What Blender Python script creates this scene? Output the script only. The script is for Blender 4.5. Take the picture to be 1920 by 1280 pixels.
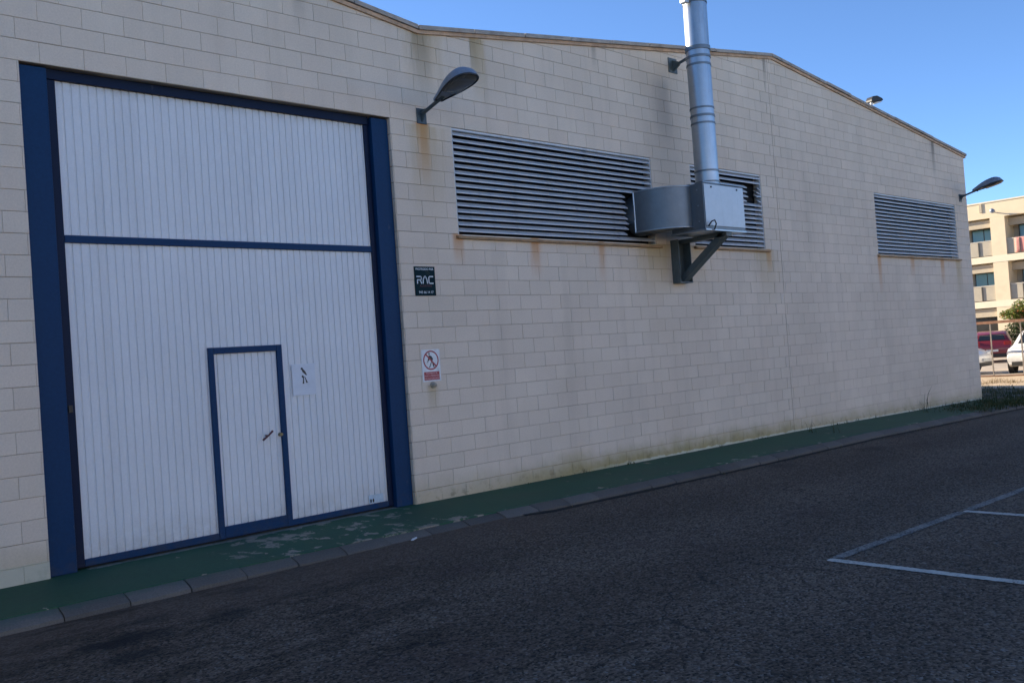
import bpy, bmesh, math, random
from mathutils import Vector, Matrix
random.seed(7)
R = math.radians
S = bpy.context.scene
col = S.collection
for o in list(bpy.data.objects): bpy.data.objects.remove(o)

# ------------------------------------------------------------------ camera
RIGHT = Vector((0.7272183714642226, -0.6827313597481007, -0.07093187309971027))
UP = Vector((0.04029316104068105, -0.06069948754170965, 0.9973424855011059))
FWD = Vector((0.6852225196082463, 0.7281438474839181, 0.016632377852941603))
CAM = Vector((-2.60007, -9.10342, 1.56029))
cd = bpy.data.cameras.new('camera'); cam = bpy.data.objects.new('camera', cd); col.objects.link(cam)
cam.matrix_world = Matrix(((RIGHT.x, UP.x, -FWD.x, CAM.x), (RIGHT.y, UP.y, -FWD.y, CAM.y), (RIGHT.z, UP.z, -FWD.z, CAM.z), (0, 0, 0, 1)))
cd.sensor_width = 36; cd.lens = 32.3365; cd.clip_start = 0.05; cd.clip_end = 3000
S.camera = cam
# ------------------------------------------------------------------ sky and sun
SUN_TO = Vector((-0.85, 3.0, 1.0)).normalized()          # towards the sun: behind the building, from the left
SUN_EL = math.asin(SUN_TO.z); SUN_AZ = math.atan2(SUN_TO.x, SUN_TO.y)
w = bpy.data.worlds.new('World'); S.world = w; w.use_nodes = True
wn = w.node_tree.nodes; wl = w.node_tree.links
sky = wn.new('ShaderNodeTexSky'); sky.sky_type = 'NISHITA'; sky.sun_disc = False
sky.sun_elevation = SUN_EL; sky.sun_rotation = SUN_AZ
sky.air_density = 0.6; sky.dust_density = 0.0; sky.ozone_density = 4.2; sky.altitude = 50
wl.new(sky.outputs[0], wn['Background'].inputs[0]); wn['Background'].inputs[1].default_value = 0.099
sd = bpy.data.lights.new('sun', 'SUN'); sd.energy = 5.0; sd.angle = R(0.5); sd.color = (1.0, 0.86, 0.66)
sun = bpy.data.objects.new('sun', sd); col.objects.link(sun)
sun.rotation_euler = (-SUN_TO).to_track_quat('-Z', 'Y').to_euler(); sun.location = (-20, 40, 40)
S.view_settings.view_transform = 'Standard'; S.view_settings.look = 'None'
S.view_settings.gamma = 1.0; S.view_settings.exposure = 1.55; S.view_settings.use_curve_mapping = False

# ------------------------------------------------------------------ material helpers
class NT:
    def __init__(s, name):
        s.m = bpy.data.materials.new(name); s.m.use_nodes = True
        s.n = s.m.node_tree.nodes; s.l = s.m.node_tree.links; s.b = s.n['Principled BSDF']
        s.pos = None
    def new(s, t, **k):
        q = s.n.new(t)
        for a, v in k.items(): setattr(q, a, v)
        return q
    def put(s, sock, v):
        if isinstance(v, bpy.types.NodeSocket): s.l.new(v, sock)
        elif isinstance(v, (tuple, list)) and len(v) == 3 and sock.type == 'RGBA': sock.default_value = (*v, 1)
        else: sock.default_value = v
    def P(s):
        if s.pos is None:
            g = s.new('ShaderNodeNewGeometry'); s.pos = g.outputs['Position']
            x = s.new('ShaderNodeSeparateXYZ'); s.l.new(s.pos, x.inputs[0]); s.x, s.y, s.z = x.outputs
        return s.pos
    def math(s, op, a, b=0.0, c=0.0, clamp=False):
        q = s.new('ShaderNodeMath', operation=op); q.use_clamp = clamp
        s.put(q.inputs[0], a); s.put(q.inputs[1], b); s.put(q.inputs[2], c); return q.outputs[0]
    def ramp(s, v, a, b, lo=0.0, hi=1.0, smooth=True):
        q = s.new('ShaderNodeMapRange'); q.interpolation_type = 'SMOOTHSTEP' if smooth else 'LINEAR'
        s.put(q.inputs[0], v); s.put(q.inputs[1], a); s.put(q.inputs[2], b); s.put(q.inputs[3], lo); s.put(q.inputs[4], hi)
        return q.outputs[0]
    def noise(s, scale, detail=3, rough=0.55, stretch=None, dist=0.0, obj=False):
        if obj:
            v = s.new('ShaderNodeTexCoord').outputs['Object']
        else: v = s.P()
        if stretch:
            m = s.new('ShaderNodeMapping'); s.l.new(v, m.inputs[0]); m.inputs['Scale'].default_value = stretch; v = m.outputs[0]
        q = s.new('ShaderNodeTexNoise'); s.l.new(v, q.inputs['Vector'])
        q.inputs['Scale'].default_value = scale; q.inputs['Detail'].default_value = detail
        q.inputs['Roughness'].default_value = rough; q.inputs['Distortion'].default_value = dist
        return q.outputs[0]
    def mix(s, f, a, b, mode='MIX'):
        q = s.new('ShaderNodeMix', data_type='RGBA', blend_type=mode)
        s.put(q.inputs[0], f); s.put(q.inputs[6], a); s.put(q.inputs[7], b); return q.outputs[2]
    def scale(s, c, f):
        q = s.new('ShaderNodeMix', data_type='RGBA', blend_type='MULTIPLY'); q.inputs[0].default_value = 1
        cc = s.new('ShaderNodeCombineColor'); [s.put(cc.inputs[i], f) for i in range(3)]
        s.put(q.inputs[6], c); s.l.new(cc.outputs[0], q.inputs[7]); return q.outputs[2]
    def bump(s, h, strength, dist):
        q = s.new('ShaderNodeBump'); s.put(q.inputs['Height'], h)
        q.inputs['Strength'].default_value = strength; q.inputs['Distance'].default_value = dist
        s.l.new(q.outputs[0], s.b.inputs['Normal'])
    def done(s, color, rough=0.7, metal=0.0, spec=None):
        s.put(s.b.inputs['Base Color'], color); s.put(s.b.inputs['Roughness'], rough); s.put(s.b.inputs['Metallic'], metal)
        if spec is not None: s.b.inputs['Specular IOR Level'].default_value = spec
        return s.m

MATS = {}
def simple(name, c, rough=0.6, metal=0.0, var=0.12, scale=6.0, grime=None, obj=False, bump=0.0, spec=None):
    t = NT(name)
    n = t.noise(scale, 4, 0.6, obj=obj); f = t.ramp(n, 0.25, 0.75, 1 - var, 1 + var, False)
    c2 = t.scale(c, f)
    if grime:
        g = t.ramp(t.noise(scale * 0.45, 5, 0.65, obj=obj), 0.5, 0.75, 0, 1); c2 = t.mix(t.math('MULTIPLY', g, 0.55), c2, grime)
    if bump: t.bump(t.noise(scale * 9, 3, obj=obj), bump, 0.01)
    r = t.ramp(n, 0.3, 0.7, max(0.02, rough - 0.08), min(1, rough + 0.08), False)
    MATS[name] = t.done(c2, r, metal, spec); return MATS[name]

# ------------------------------------------------------------------ mesh helpers
class MB:
    def __init__(s): s.v = []; s.f = []; s.mi = []; s.cur = 0
    def add(s, vs, fs):
        b = len(s.v); s.v += [tuple(p) for p in vs]
        for f in fs: s.f.append(tuple(b + i for i in f)); s.mi.append(s.cur)
        return s
    def box(s, x0, x1, y0, y1, z0, z1, M=None):
        vs = [(x, y, z) for x in (x0, x1) for y in (y0, y1) for z in (z0, z1)]
        if M is not None: vs = [M @ Vector(p) for p in vs]
        return s.add(vs, [(0, 1, 3, 2), (4, 6, 7, 5), (0, 4, 5, 1), (2, 3, 7, 6), (0, 2, 6, 4), (1, 5, 7, 3)])
    def bar(s, a, b, wx, wy, up=(0, 0, 1)):
        a = Vector(a); b = Vector(b); d = (b - a).normalized(); u = Vector(up)
        sx = d.cross(u).normalized(); sy = sx.cross(d).normalized()
        vs = [p + sx * i * wx / 2 + sy * j * wy / 2 for p in (a, b) for i, j in ((-1, -1), (1, -1), (1, 1), (-1, 1))]
        return s.add(vs, [(3, 2, 1, 0), (4, 5, 6, 7)] + [(i, (i + 1) % 4, (i + 1) % 4 + 4, i + 4) for i in range(4)])
    def tube(s, pts, rad, n=12, cap=True):
        pts = [Vector(p) for p in pts]; rs = rad if isinstance(rad, (list, tuple)) else [rad] * len(pts)
        vs = []; prev = None
        for i, p in enumerate(pts):
            d = (pts[min(i + 1, len(pts) - 1)] - pts[max(i - 1, 0)]).normalized()
            if prev is None:
                a = Vector((0, 0, 1)) if abs(d.z) < 0.9 else Vector((1, 0, 0)); u = d.cross(a).normalized()
            else: u = (prev - d * prev.dot(d)).normalized()
            prev = u; q = d.cross(u)
            vs += [p + (u * math.cos(2 * math.pi * k / n) + q * math.sin(2 * math.pi * k / n)) * rs[i] for k in range(n)]
        fs = [(i * n + k, i * n + (k + 1) % n, (i + 1) * n + (k + 1) % n, (i + 1) * n + k) for i in range(len(pts) - 1) for k in range(n)]
        if cap: fs += [tuple(range(n))[::-1], tuple((len(pts) - 1) * n + k for k in range(n))]
        return s.add(vs, fs)
    def prism(s, poly, fn, a, b):
        """poly 2D list, fn(u,v,t)->3D, extruded t from a to b"""
        n = len(poly); vs = [fn(u, v, a) for u, v in poly] + [fn(u, v, b) for u, v in poly]
        return s.add(vs, [tuple(range(n))[::-1], tuple(range(n, 2 * n))] + [(i, (i + 1) % n, (i + 1) % n + n, i + n) for i in range(n)])
    def mesh(s, name, mat=None, smooth=None):
        me = bpy.data.meshes.new(name); me.from_pydata(s.v, [], s.f)
        ms = mat if isinstance(mat, (list, tuple)) else [mat]
        for m_ in ms:
            if m_: me.materials.append(m_)
        for p, i in zip(me.polygons, s.mi): p.material_index = i
        bm = bmesh.new(); bm.from_mesh(me); bmesh.ops.recalc_face_normals(bm, faces=bm.faces); bm.to_mesh(me); bm.free()
        if smooth:
            for p in me.polygons: p.use_smooth = True
            me.set_sharp_from_angle(angle=R(smooth))
        me.update(); return me
    def obj(s, name, mat=None, parent=None, smooth=None, bevel=0):
        o = bpy.data.objects.new(name, s.mesh(name, mat, smooth)); col.objects.link(o)
        if parent: o.parent = parent
        if bevel:
            b = o.modifiers.new('bevel', 'BEVEL'); b.width = bevel; b.segments = 2; b.limit_method = 'ANGLE'
        return o
def link(name, me, parent=None, loc=(0, 0, 0), rz=0.0):
    o = bpy.data.objects.new(name, me); col.objects.link(o); o.location = loc; o.rotation_euler = (0, 0, rz)
    if parent: o.parent = parent
    return o
def tag(o, label=None, cat=None, group=None, kind=None):
    if label: o['label'] = label
    if cat: o['category'] = cat
    if group: o['group'] = group
    if kind: o['kind'] = kind
    return o
def thing(name, label, cat, loc=(0, 0, 0), rz=0.0, group=None):
    o = bpy.data.objects.new(name, None); col.objects.link(o); o.location = loc; o.rotation_euler = (0, 0, rz)
    o.empty_display_size = 0.2
    return tag(o, label, cat, group)
def text_mesh(name, body, size, mat, parent, loc, sx=1.0, align='CENTER', bold=0.0):
    c = bpy.data.curves.new(name, 'FONT'); c.body = body; c.size = size; c.align_x = align; c.align_y = 'CENTER'; c.offset = bold
    t = bpy.data.objects.new(name, c); col.objects.link(t)
    dg = bpy.context.evaluated_depsgraph_get(); me = bpy.data.meshes.new_from_object(t.evaluated_get(dg))
    bpy.data.objects.remove(t); bpy.data.curves.remove(c)
    me.materials.clear(); me.materials.append(mat)
    me.transform(Matrix(((sx, 0, 0, 0), (0, 0, -1, 0), (0, 1, 0, 0), (0, 0, 0, 1))))
    return link(name, me, parent, loc)
def project(p):
    d = Vector(p) - CAM; Z = d.dot(FWD)
    return (512 + 1024 / 36 * 32.3365 * d.dot(RIGHT) / Z, 341 - 1024 / 36 * 32.3365 * d.dot(UP) / Z, Z)
def lerp_table(tab):
    def f(x):
        if x <= tab[0][0]: return tab[0][1]
        for (a, va), (b, vb) in zip(tab, tab[1:]):
            if x <= b: return va + (vb - va) * (x - a) / (b - a)
        return tab[-1][1]
    return f
zs = lerp_table([(-40, -0.165), (0, -0.155), (4.2, -0.155), (9.6, -0.205), (13.1, -0.225), (22.5, -0.385), (60, -0.40)])   # pavement level
KERB_DROP = lerp_table([(-2, 0.10), (1.2, 0.09), (2.3, 0.07), (3.9, 0.045), (4.3, 0.06), (5.0, 0.09), (8, 0.10), (22, 0.11)])
za = lambda x: zs(x) - 0.10                                    # asphalt level
kerb_y = lerp_table([(-14, -1.18), (-1, -1.19), (1.4, -1.24), (3.0, -1.33), (5, -1.36), (9, -1.40), (14, -1.42), (23, -1.45)])
roof = lerp_table([(-12.5, 5.83), (-3.9, 6.95), (4.69, 5.83), (13.25, 6.97), (22.56, 5.97)])
J0 = 0.182; PAINT_DX = 0.0

# ------------------------------------------------------------------ materials
def streak(t, xc, wd, z_top, z_bot, noise=None, sharp=0.6):
    """a run-down stain: narrow in x, fading from z_top to z_bot, broken up by stretched noise"""
    t.P()
    if noise is None: noise = t.streak_noise
    dx = t.math('ABSOLUTE', t.math('SUBTRACT', t.x, xc))
    wob = t.math('MULTIPLY', t.math('SUBTRACT', noise, 0.5), wd * 1.6)
    a = t.ramp(t.math('ADD', dx, wob), wd * sharp * 0.4, wd, 1, 0)
    b = t.ramp(t.z, z_bot, z_top, 0, 1, False); c = t.ramp(t.z, z_top, z_top + 0.03, 1, 0)
    return t.math('MULTIPLY', t.math('MULTIPLY', a, b), c)

def block_material(name, mortar=False):
    t = NT(name); t.P()
    # a random value for every block of the running bond
    row = t.math('FLOOR', t.math('DIVIDE', t.z, 0.2))
    odd = t.math('MODULO', t.math('ADD', row, 41), 2)
    colm = t.math('FLOOR', t.math('DIVIDE', t.math('SUBTRACT', t.math('SUBTRACT', t.x, J0), t.math('MULTIPLY', odd, 0.2)), 0.4))
    cx = t.new('ShaderNodeCombineXYZ'); t.put(cx.inputs[0], row); t.put(cx.inputs[1], colm)
    wnz = t.new('ShaderNodeTexWhiteNoise', noise_dimensions='3D'); t.l.new(cx.outputs[0], wnz.inputs['Vector']); rnd = wnz.outputs['Value']
    rs = t.new('ShaderNodeSeparateColor'); t.l.new(wnz.outputs['Color'], rs.inputs[0])
    base = t.mix(rnd, (0.665, 0.565, 0.455), (0.712, 0.608, 0.492))
    base = t.mix(t.math('MULTIPLY', rs.outputs[1], 0.25), base, (0.70, 0.56, 0.45))
    if mortar:
        fz = t.math('ABSOLUTE', t.math('SUBTRACT', t.math('FRACT', t.math('DIVIDE', t.z, 0.2)), 0.5)); bed = t.ramp(fz, 0.465, 0.475, 0, 1)
        ctl = t.ramp(t.math('ABSOLUTE', t.math('SUBTRACT', t.x, 13.11)), 0.008, 0.014, 1.3, 0)
        amt = t.math('MAXIMUM', t.math('MAXIMUM', bed, ctl), t.ramp(t.noise(1.1, 4, 0.7), 0.50, 0.68, 0.02, 0.75))
        base = t.mix(t.math('MULTIPLY', amt, t.ramp(t.noise(1.7, 4, 0.7, stretch=(0.5, 1, 2.5)), 0.3, 0.7, 0.35, 0.95)), base, (0.24, 0.165, 0.105))
    big = t.noise(0.55, 4, 0.6); base = t.scale(base, t.ramp(big, 0.25, 0.75, 0.91, 1.08, False))
    fine = t.noise(55, 4, 0.7); base = t.scale(base, t.ramp(fine, 0.2, 0.8, 0.88, 1.1, False))
    t.streak_noise = t.noise(7, 4, 0.6, stretch=(1.0, 1.0, 0.12))
    vert = t.ramp(t.noise(3.2, 5, 0.6, stretch=(1, 1, 0.06)), 0.45, 0.8, 0, 1)
    base = t.mix(t.math('MULTIPLY', vert, 0.16), base, (0.30, 0.25, 0.20))
    speck = t.ramp(t.noise(0.9, 2, 0.5), 0.55, 0.75, 0, 1)
    base = t.mix(t.math('MULTIPLY', speck, 0.18), base, (0.55, 0.45, 0.33))
    rust = (0.56, 0.26, 0.09); soot = (0.12, 0.105, 0.09); och = (0.46, 0.34, 0.17)
    for xc, wd, zt, zb, c, k in [
        (4.665, 0.11, 4.58, 3.75, rust, 0.85), (4.72, 0.30, 4.55, 3.2, och, 0.35),
        (5.13, 0.10, 3.19, 2.75, rust, 0.55), (6.55, 0.11, 3.19, 2.6, rust, 0.6), (7.95, 0.10, 3.19, 2.55, rust, 0.55),
        (9.25, 0.45, 3.19, 2.3, och, 0.6), (10.3, 0.35, 3.2, 2.5, och, 0.5), (12.68, 0.09, 3.2, 2.75, rust, 0.7), (12.55, 0.4, 3.2, 2.1, och, 0.35),
        (17.2, 0.10, 3.22, 2.3, rust, 0.55), (18.9, 0.12, 3.22, 2.7, rust, 0.5), (20.6, 0.12, 3.22, 2.5, rust, 0.55), (21.6, 0.2, 3.22, 2.2, och, 0.5),
        (4.72, 0.17, 5.80, 4.9, soot, 0.50), (4.8, 0.34, 5.75, 4.7, och, 0.35), (5.64, 0.10, 5.90, 5.2, soot, 0.45), (5.70, 0.16, 5.85, 4.95, och, 0.5),
        (8.1, 0.06, 6.25, 5.8, soot, 0.35), (20.55, 0.13, 6.2, 5.1, soot, 0.6), (13.0, 0.06, 6.85, 6.2, soot, 0.4), (4.56, 0.10, 1.27, 0.9, och, 0.45),
        (3.0, 0.10, 6.0, 5.4, soot, 0.25), (1.3, 0.12, 6.3, 5.5, soot, 0.25)]:
        base = t.mix(t.math('MULTIPLY', streak(t, xc, wd * 1.25, zt, zb), min(1.0, k * 1.35)), base, c)
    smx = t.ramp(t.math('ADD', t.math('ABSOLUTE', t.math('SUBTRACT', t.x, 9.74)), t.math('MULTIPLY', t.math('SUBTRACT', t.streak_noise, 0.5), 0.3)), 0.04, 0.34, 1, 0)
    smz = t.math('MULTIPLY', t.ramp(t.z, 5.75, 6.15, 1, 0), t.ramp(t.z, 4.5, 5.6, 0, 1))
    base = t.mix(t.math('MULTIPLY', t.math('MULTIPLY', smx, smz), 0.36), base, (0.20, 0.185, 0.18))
    # damp, mossy foot of the wall
    dz = t.math('ADD', t.math('ADD', t.math('ADD', t.z, 0.125), t.math('MULTIPLY', t.x, 0.008)), t.math('MULTIPLY', t.math('MAXIMUM', t.math('SUBTRACT', t.x, 13.1), 0.0), 0.0092))
    fn = t.math('MULTIPLY', t.math('SUBTRACT', t.noise(1.5, 5, 0.65), 0.5), 0.45)
    foot = t.ramp(t.math('ADD', dz, fn), 0.0, 0.36, 1, 0)
    along = t.math('MULTIPLY', t.ramp(t.x, 4.2, 7.5, 0.45, 1.0), t.ramp(t.x, 11.0, 15.0, 1.0, 0.6))
    base = t.mix(t.math('MULTIPLY', t.math('MULTIPLY', foot, along), 0.9), base, (0.33, 0.27, 0.11))
    dark = t.math('MULTIPLY', t.ramp(t.noise(5, 5, 0.7), 0.5, 0.68, 0, 1), t.ramp(dz, 0.02, 0.20, 1, 0))
    base = t.mix(t.math('MULTIPLY', dark, 0.6), base, (0.15, 0.125, 0.06))
    lime = t.math('MULTIPLY', t.ramp(t.math('SUBTRACT', dz, t.math('MULTIPLY', t.noise(4, 5, 0.7), 0.12)), -0.045, -0.015, 1, 0), t.ramp(t.x, 6.5, 9.5, 0.0, 1.0))
    base = t.mix(t.math('MULTIPLY', lime, 0.7), base, (0.66, 0.69, 0.58))
    left = t.math('MULTIPLY', t.ramp(t.x, 0.0, 0.05, 1, 0), t.ramp(t.z, 0.02, 0.0, 0, 1))
    base = t.mix(t.math('MULTIPLY', left, 0.7), base, (0.50, 0.50, 0.40))
    t.bump(t.math('ADD', t.math('MULTIPLY', fine, 0.7), t.noise(160, 2, 0.6)), 0.35, 0.004)
    MATS[name] = t.done(base, 0.93, 0, 0.2)
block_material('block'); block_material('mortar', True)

def asphalt_material():
    t = NT('asphalt'); t.P()
    v = t.new('ShaderNodeTexVoronoi'); v.feature = 'F1'; t.l.new(t.pos, v.inputs['Vector']); v.inputs['Scale'].default_value = 60
    sc = t.new('ShaderNodeSeparateColor'); t.l.new(v.outputs['Color'], sc.inputs[0])
    stone = t.ramp(sc.outputs[0], 0.0, 1.0, 0.2, 1.75, False)
    bright = t.ramp(sc.outputs[1], 0.90, 0.99, 0, 1)
    c = t.scale((0.106, 0.079, 0.058), stone)
    c = t.mix(t.math('MULTIPLY', bright, 0.75), c, (0.20, 0.185, 0.17))
    c = t.scale(c, t.ramp(t.noise(26, 3, 0.7), 0.25, 0.75, 0.72, 1.3, False))
    c = t.scale(c, t.ramp(t.noise(0.35, 4, 0.6), 0.25, 0.75, 0.78, 1.25, False))
    c = t.mix(t.math('MULTIPLY', t.ramp(t.noise(0.9, 3, 0.6), 0.55, 0.72, 0, 1), 0.35), c, (0.070, 0.045, 0.040))
    lane = t.math('ADD', t.math('MULTIPLY', t.math('SINE', t.math('ADD', t.math('MULTIPLY', t.y, 3.3), t.math('MULTIPLY', t.noise(0.4, 3), 2.0))), 0.5), 0.5)
    c = t.scale(c, t.ramp(lane, 0, 1, 0.90, 1.10))
    wp = t.new('ShaderNodeVectorMath', operation='ADD'); nz = t.new('ShaderNodeTexNoise'); t.l.new(t.pos, nz.inputs['Vector']); nz.inputs['Scale'].default_value = 1.4; nz.inputs['Detail'].default_value = 5
    t.l.new(t.pos, wp.inputs[0]); t.l.new(nz.outputs['Color'], wp.inputs[1])
    cv = t.new('ShaderNodeTexVoronoi'); cv.feature = 'DISTANCE_TO_EDGE'; t.l.new(wp.outputs[0], cv.inputs['Vector']); cv.inputs['Scale'].default_value = 0.33
    crack = t.math('MULTIPLY', t.ramp(cv.outputs['Distance'], 0.002, 0.006, 1, 0), t.ramp(t.noise(0.5, 3), 0.48, 0.6, 0, 1))
    c = t.mix(t.math('MULTIPLY', crack, 0.7), c, (0.014, 0.013, 0.013))
    # brown dust washed along the kerb, old drips of oil
    edge = t.math('ADD', t.y, t.math('MULTIPLY', t.noise(1.2, 4, 0.65), 1.1))
    dust = t.math('MULTIPLY', t.ramp(edge, -2.3, -0.9, 0, 1), t.ramp(t.x, 3.5, 6.0, 1.0, 0.35))
    c = t.mix(t.math('MULTIPLY', dust, 0.72), c, (0.100, 0.071, 0.053))
    c = t.scale(c, t.ramp(t.math('MULTIPLY', t.ramp(t.noise(2.2, 4, 0.65, stretch=(0.5, 1.6, 1)), 0.5, 0.62, 0, 1), t.ramp(t.x, 3.0, 1.0, 0, 1)), 0, 1, 1.0, 0.62))
    for ox, oy, rr, k in [(-0.22, -2.35, 0.30, 0.85), (-0.30, -2.75, 0.20, 0.7), (0.55, -2.35, 0.25, 0.55), (0.15, -1.95, 0.2, 0.4), (1.0, -1.75, 0.16, 0.4), (11.6, -2.2, 0.4, 0.35), (9.4, -1.9, 0.35, 0.35)]:
        dx = t.math('SUBTRACT', t.x, ox); dy = t.math('SUBTRACT', t.y, oy)
        d = t.math('SQRT', t.math('ADD', t.math('MULTIPLY', t.math('MULTIPLY', dx, dx), 0.5), t.math('MULTIPLY', dy, dy)))
        d = t.math('ADD', d, t.math('MULTIPLY', t.math('SUBTRACT', t.noise(5, 4, 0.7), 0.5), rr * 1.5))
        c = t.mix(t.math('MULTIPLY', t.ramp(d, rr * 0.25, rr, 1, 0), k), c, (0.011, 0.011, 0.012))
    h = t.math('ADD', t.math('MULTIPLY', v.outputs['Distance'], -1.0), t.math('MULTIPLY', t.noise(40, 3, 0.7), 0.5))
    t.bump(h, 0.9, 0.012)
    MATS['asphalt'] = t.done(c, t.ramp(t.noise(18, 2), 0.3, 0.7, 0.78, 0.97, False), 0, 0.2)
asphalt_material()

def pavement_material():
    t = NT('green_paint'); t.P()
    g = t.mix(t.noise(1.3, 4, 0.6), (0.018, 0.070, 0.036), (0.030, 0.105, 0.054))
    g = t.scale(g, t.ramp(t.noise(30, 4, 0.7), 0.25, 0.75, 0.8, 1.18, False))
    conc = t.mix(t.noise(22, 4, 0.7), (0.22, 0.18, 0.14), (0.42, 0.36, 0.29))
    # peeled flakes: most in front of the gate, few elsewhere
    n = t.math('ADD', t.math('MULTIPLY', t.noise(2.6, 6, 0.60, stretch=(1.1, 0.75, 1), dist=0.4), 0.62), t.math('MULTIPLY', t.noise(7.5, 6, 0.68, stretch=(1.0, 0.7, 1), dist=0.8), 0.40))
    zone = t.math('MULTIPLY', t.ramp(t.x, 0.9, 2.2, 0, 1), t.ramp(t.x, 3.1, 4.2, 1, 0))
    near = t.math('MULTIPLY', zone, t.ramp(t.y, -1.35, -0.25, 0.125, 0.085, False))
    line = t.math('MULTIPLY', t.ramp(t.y, 0.02, 0.09, 0, 1), t.math('MULTIPLY', t.ramp(t.x, 0.3, 0.5, 0, 0.26), t.ramp(t.x, 3.9, 4.1, 1, 0)))
    kedge = t.math('MULTIPLY', t.ramp(t.y, -1.12, -1.3, 0, 0.05), t.ramp(t.x, 2.0, 3.0, 0, 1))
    wedge = t.math('MULTIPLY', t.ramp(t.y, -0.07, 0.0, 0, 0.2), t.ramp(t.x, 6, 8.5, 0, 1))
    s_ = t.math('ADD', n, t.math('ADD', t.math('ADD', near, line), t.math('ADD', kedge, wedge)))
    peel = t.math('MULTIPLY', t.ramp(s_, 0.635, 0.665, 0, 1), t.ramp(t.noise(11, 4, 0.7), 0.3, 0.6, 0.55, 1.0))
    c = t.mix(peel, g, conc)
    dirt = t.ramp(t.noise(0.8, 5, 0.65), 0.45, 0.75, 0, 1)
    c = t.mix(t.math('MULTIPLY', dirt, 0.35), c, (0.055, 0.065, 0.050))
    c = t.mix(t.math('MULTIPLY', t.ramp(t.noise(14, 5, 0.75), 0.62, 0.74, 0, 1), 0.35), c, (0.03, 0.035, 0.028))
    t.bump(t.math('ADD', t.math('MULTIPLY', peel, -0.5), t.math('MULTIPLY', t.noise(60, 3), 0.5)), 0.35, 0.006)
    MATS['green_paint'] = t.done(c, 0.75, 0, 0.3)
pavement_material()

def kerb_material():
    t = NT('kerb_concrete'); t.P()
    c = t.mix(t.noise(2.0, 4, 0.6), (0.100, 0.092, 0.082), (0.155, 0.142, 0.126))
    c = t.scale(c, t.ramp(t.noise(70, 4, 0.7), 0.25, 0.75, 0.75, 1.2, False))
    oi = t.new('ShaderNodeObjectInfo'); c = t.scale(c, t.ramp(oi.outputs['Random'], 0, 1, 0.8, 1.15, False))
    smear = t.math('MULTIPLY', t.ramp(t.math('ADD', t.y, t.math('MULTIPLY', t.noise(7, 4, 0.7), 0.25)), -1.20, -1.12, 0, 1), 0.35)
    c = t.mix(smear, c, (0.04, 0.10, 0.075))
    t.bump(t.noise(90, 3, 0.7), 0.4, 0.005); MATS['kerb_concrete'] = t.done(c, 0.9, 0, 0.2)
kerb_material()

def paint_line_material(name, cover, tint):
    t = NT(name); t.P()
    n = t.math('ADD', t.math('MULTIPLY', t.noise(45, 4, 0.75), 0.75), t.math('MULTIPLY', t.noise(3.5, 3, 0.6), 0.35))
    f = t.ramp(n, cover - 0.06, cover + 0.06, 0, 1)
    c = t.mix(f, (0.055, 0.049, 0.046), t.scale(tint, t.ramp(t.noise(14, 3), 0.3, 0.7, 0.85, 1.1, False)))
    t.bump(t.noise(90, 2), 0.4, 0.004); MATS[name] = t.done(c, 0.8, 0, 0.3)
paint_line_material('line_fresh', 0.45, (0.56, 0.52, 0.45)); paint_line_material('line_worn', 0.53, (0.25, 0.235, 0.21))

def blue_material(name, a, b):
    t = NT(name); t.P()
    c = t.mix(t.noise(1.2, 4, 0.6), a, b)
    c = t.scale(c, t.ramp(t.noise(35, 3, 0.7), 0.25, 0.75, 0.88, 1.12, False))
    scr = t.ramp(t.noise(9, 5, 0.7, stretch=(1, 1, 0.35)), 0.66, 0.74, 0, 1)
    c = t.mix(t.math('MULTIPLY', scr, 0.35), c, (0.10, 0.11, 0.13))
    low = t.math('MULTIPLY', t.ramp(t.z, -0.1, 0.35, 1, 0), t.ramp(t.noise(5, 5, 0.7), 0.4, 0.7, 0, 1))
    c = t.mix(t.math('MULTIPLY', low, 0.4), c, (0.05, 0.045, 0.04))
    t.bump(t.noise(50, 2), 0.08, 0.003); MATS[name] = t.done(c, 0.5, 0, 0.16)
blue_material('blue_paint', (0.002, 0.029, 0.088), (0.004, 0.039, 0.110)); blue_material('navy_paint', (0.003, 0.010, 0.034), (0.005, 0.015, 0.045))

def sheet_material():
    t = NT('white_sheet'); t.P()
    c = t.mix(t.noise(0.9, 4, 0.6), (0.62, 0.64, 0.66), (0.74, 0.75, 0.76))
    v = t.ramp(t.noise(5, 5, 0.65, stretch=(1, 1, 0.08)), 0.4, 0.8, 0, 1); c = t.mix(t.math('MULTIPLY', v, 0.22), c, (0.42, 0.41, 0.40))
    c = t.scale(c, t.ramp(t.noise(55, 3, 0.7), 0.25, 0.75, 0.95, 1.04, False))
    topd = t.math('MULTIPLY', t.ramp(t.z, 4.38, 4.52, 0, 1), t.ramp(t.noise(9, 4, 0.7), 0.35, 0.65, 0.2, 1)); c = t.mix(t.math('MULTIPLY', topd, 0.45), c, (0.30, 0.26, 0.20))
    lowd = t.math('MULTIPLY', t.ramp(t.z, -0.08, 0.30, 1, 0), t.ramp(t.noise(6, 5, 0.7), 0.3, 0.65, 0.1, 1)); c = t.mix(t.math('MULTIPLY', lowd, 0.35), c, (0.33, 0.30, 0.26))
    dots = t.ramp(t.noise(18, 3, 0.7), 0.72, 0.76, 0, 1); c = t.mix(t.math('MULTIPLY', dots, 0.5), c, (0.33, 0.33, 0.33))
    t.bump(t.noise(3.0, 3, 0.6), 0.22, 0.02); MATS['white_sheet'] = t.done(c, 0.45, 0, 0.4)
sheet_material()

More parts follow.
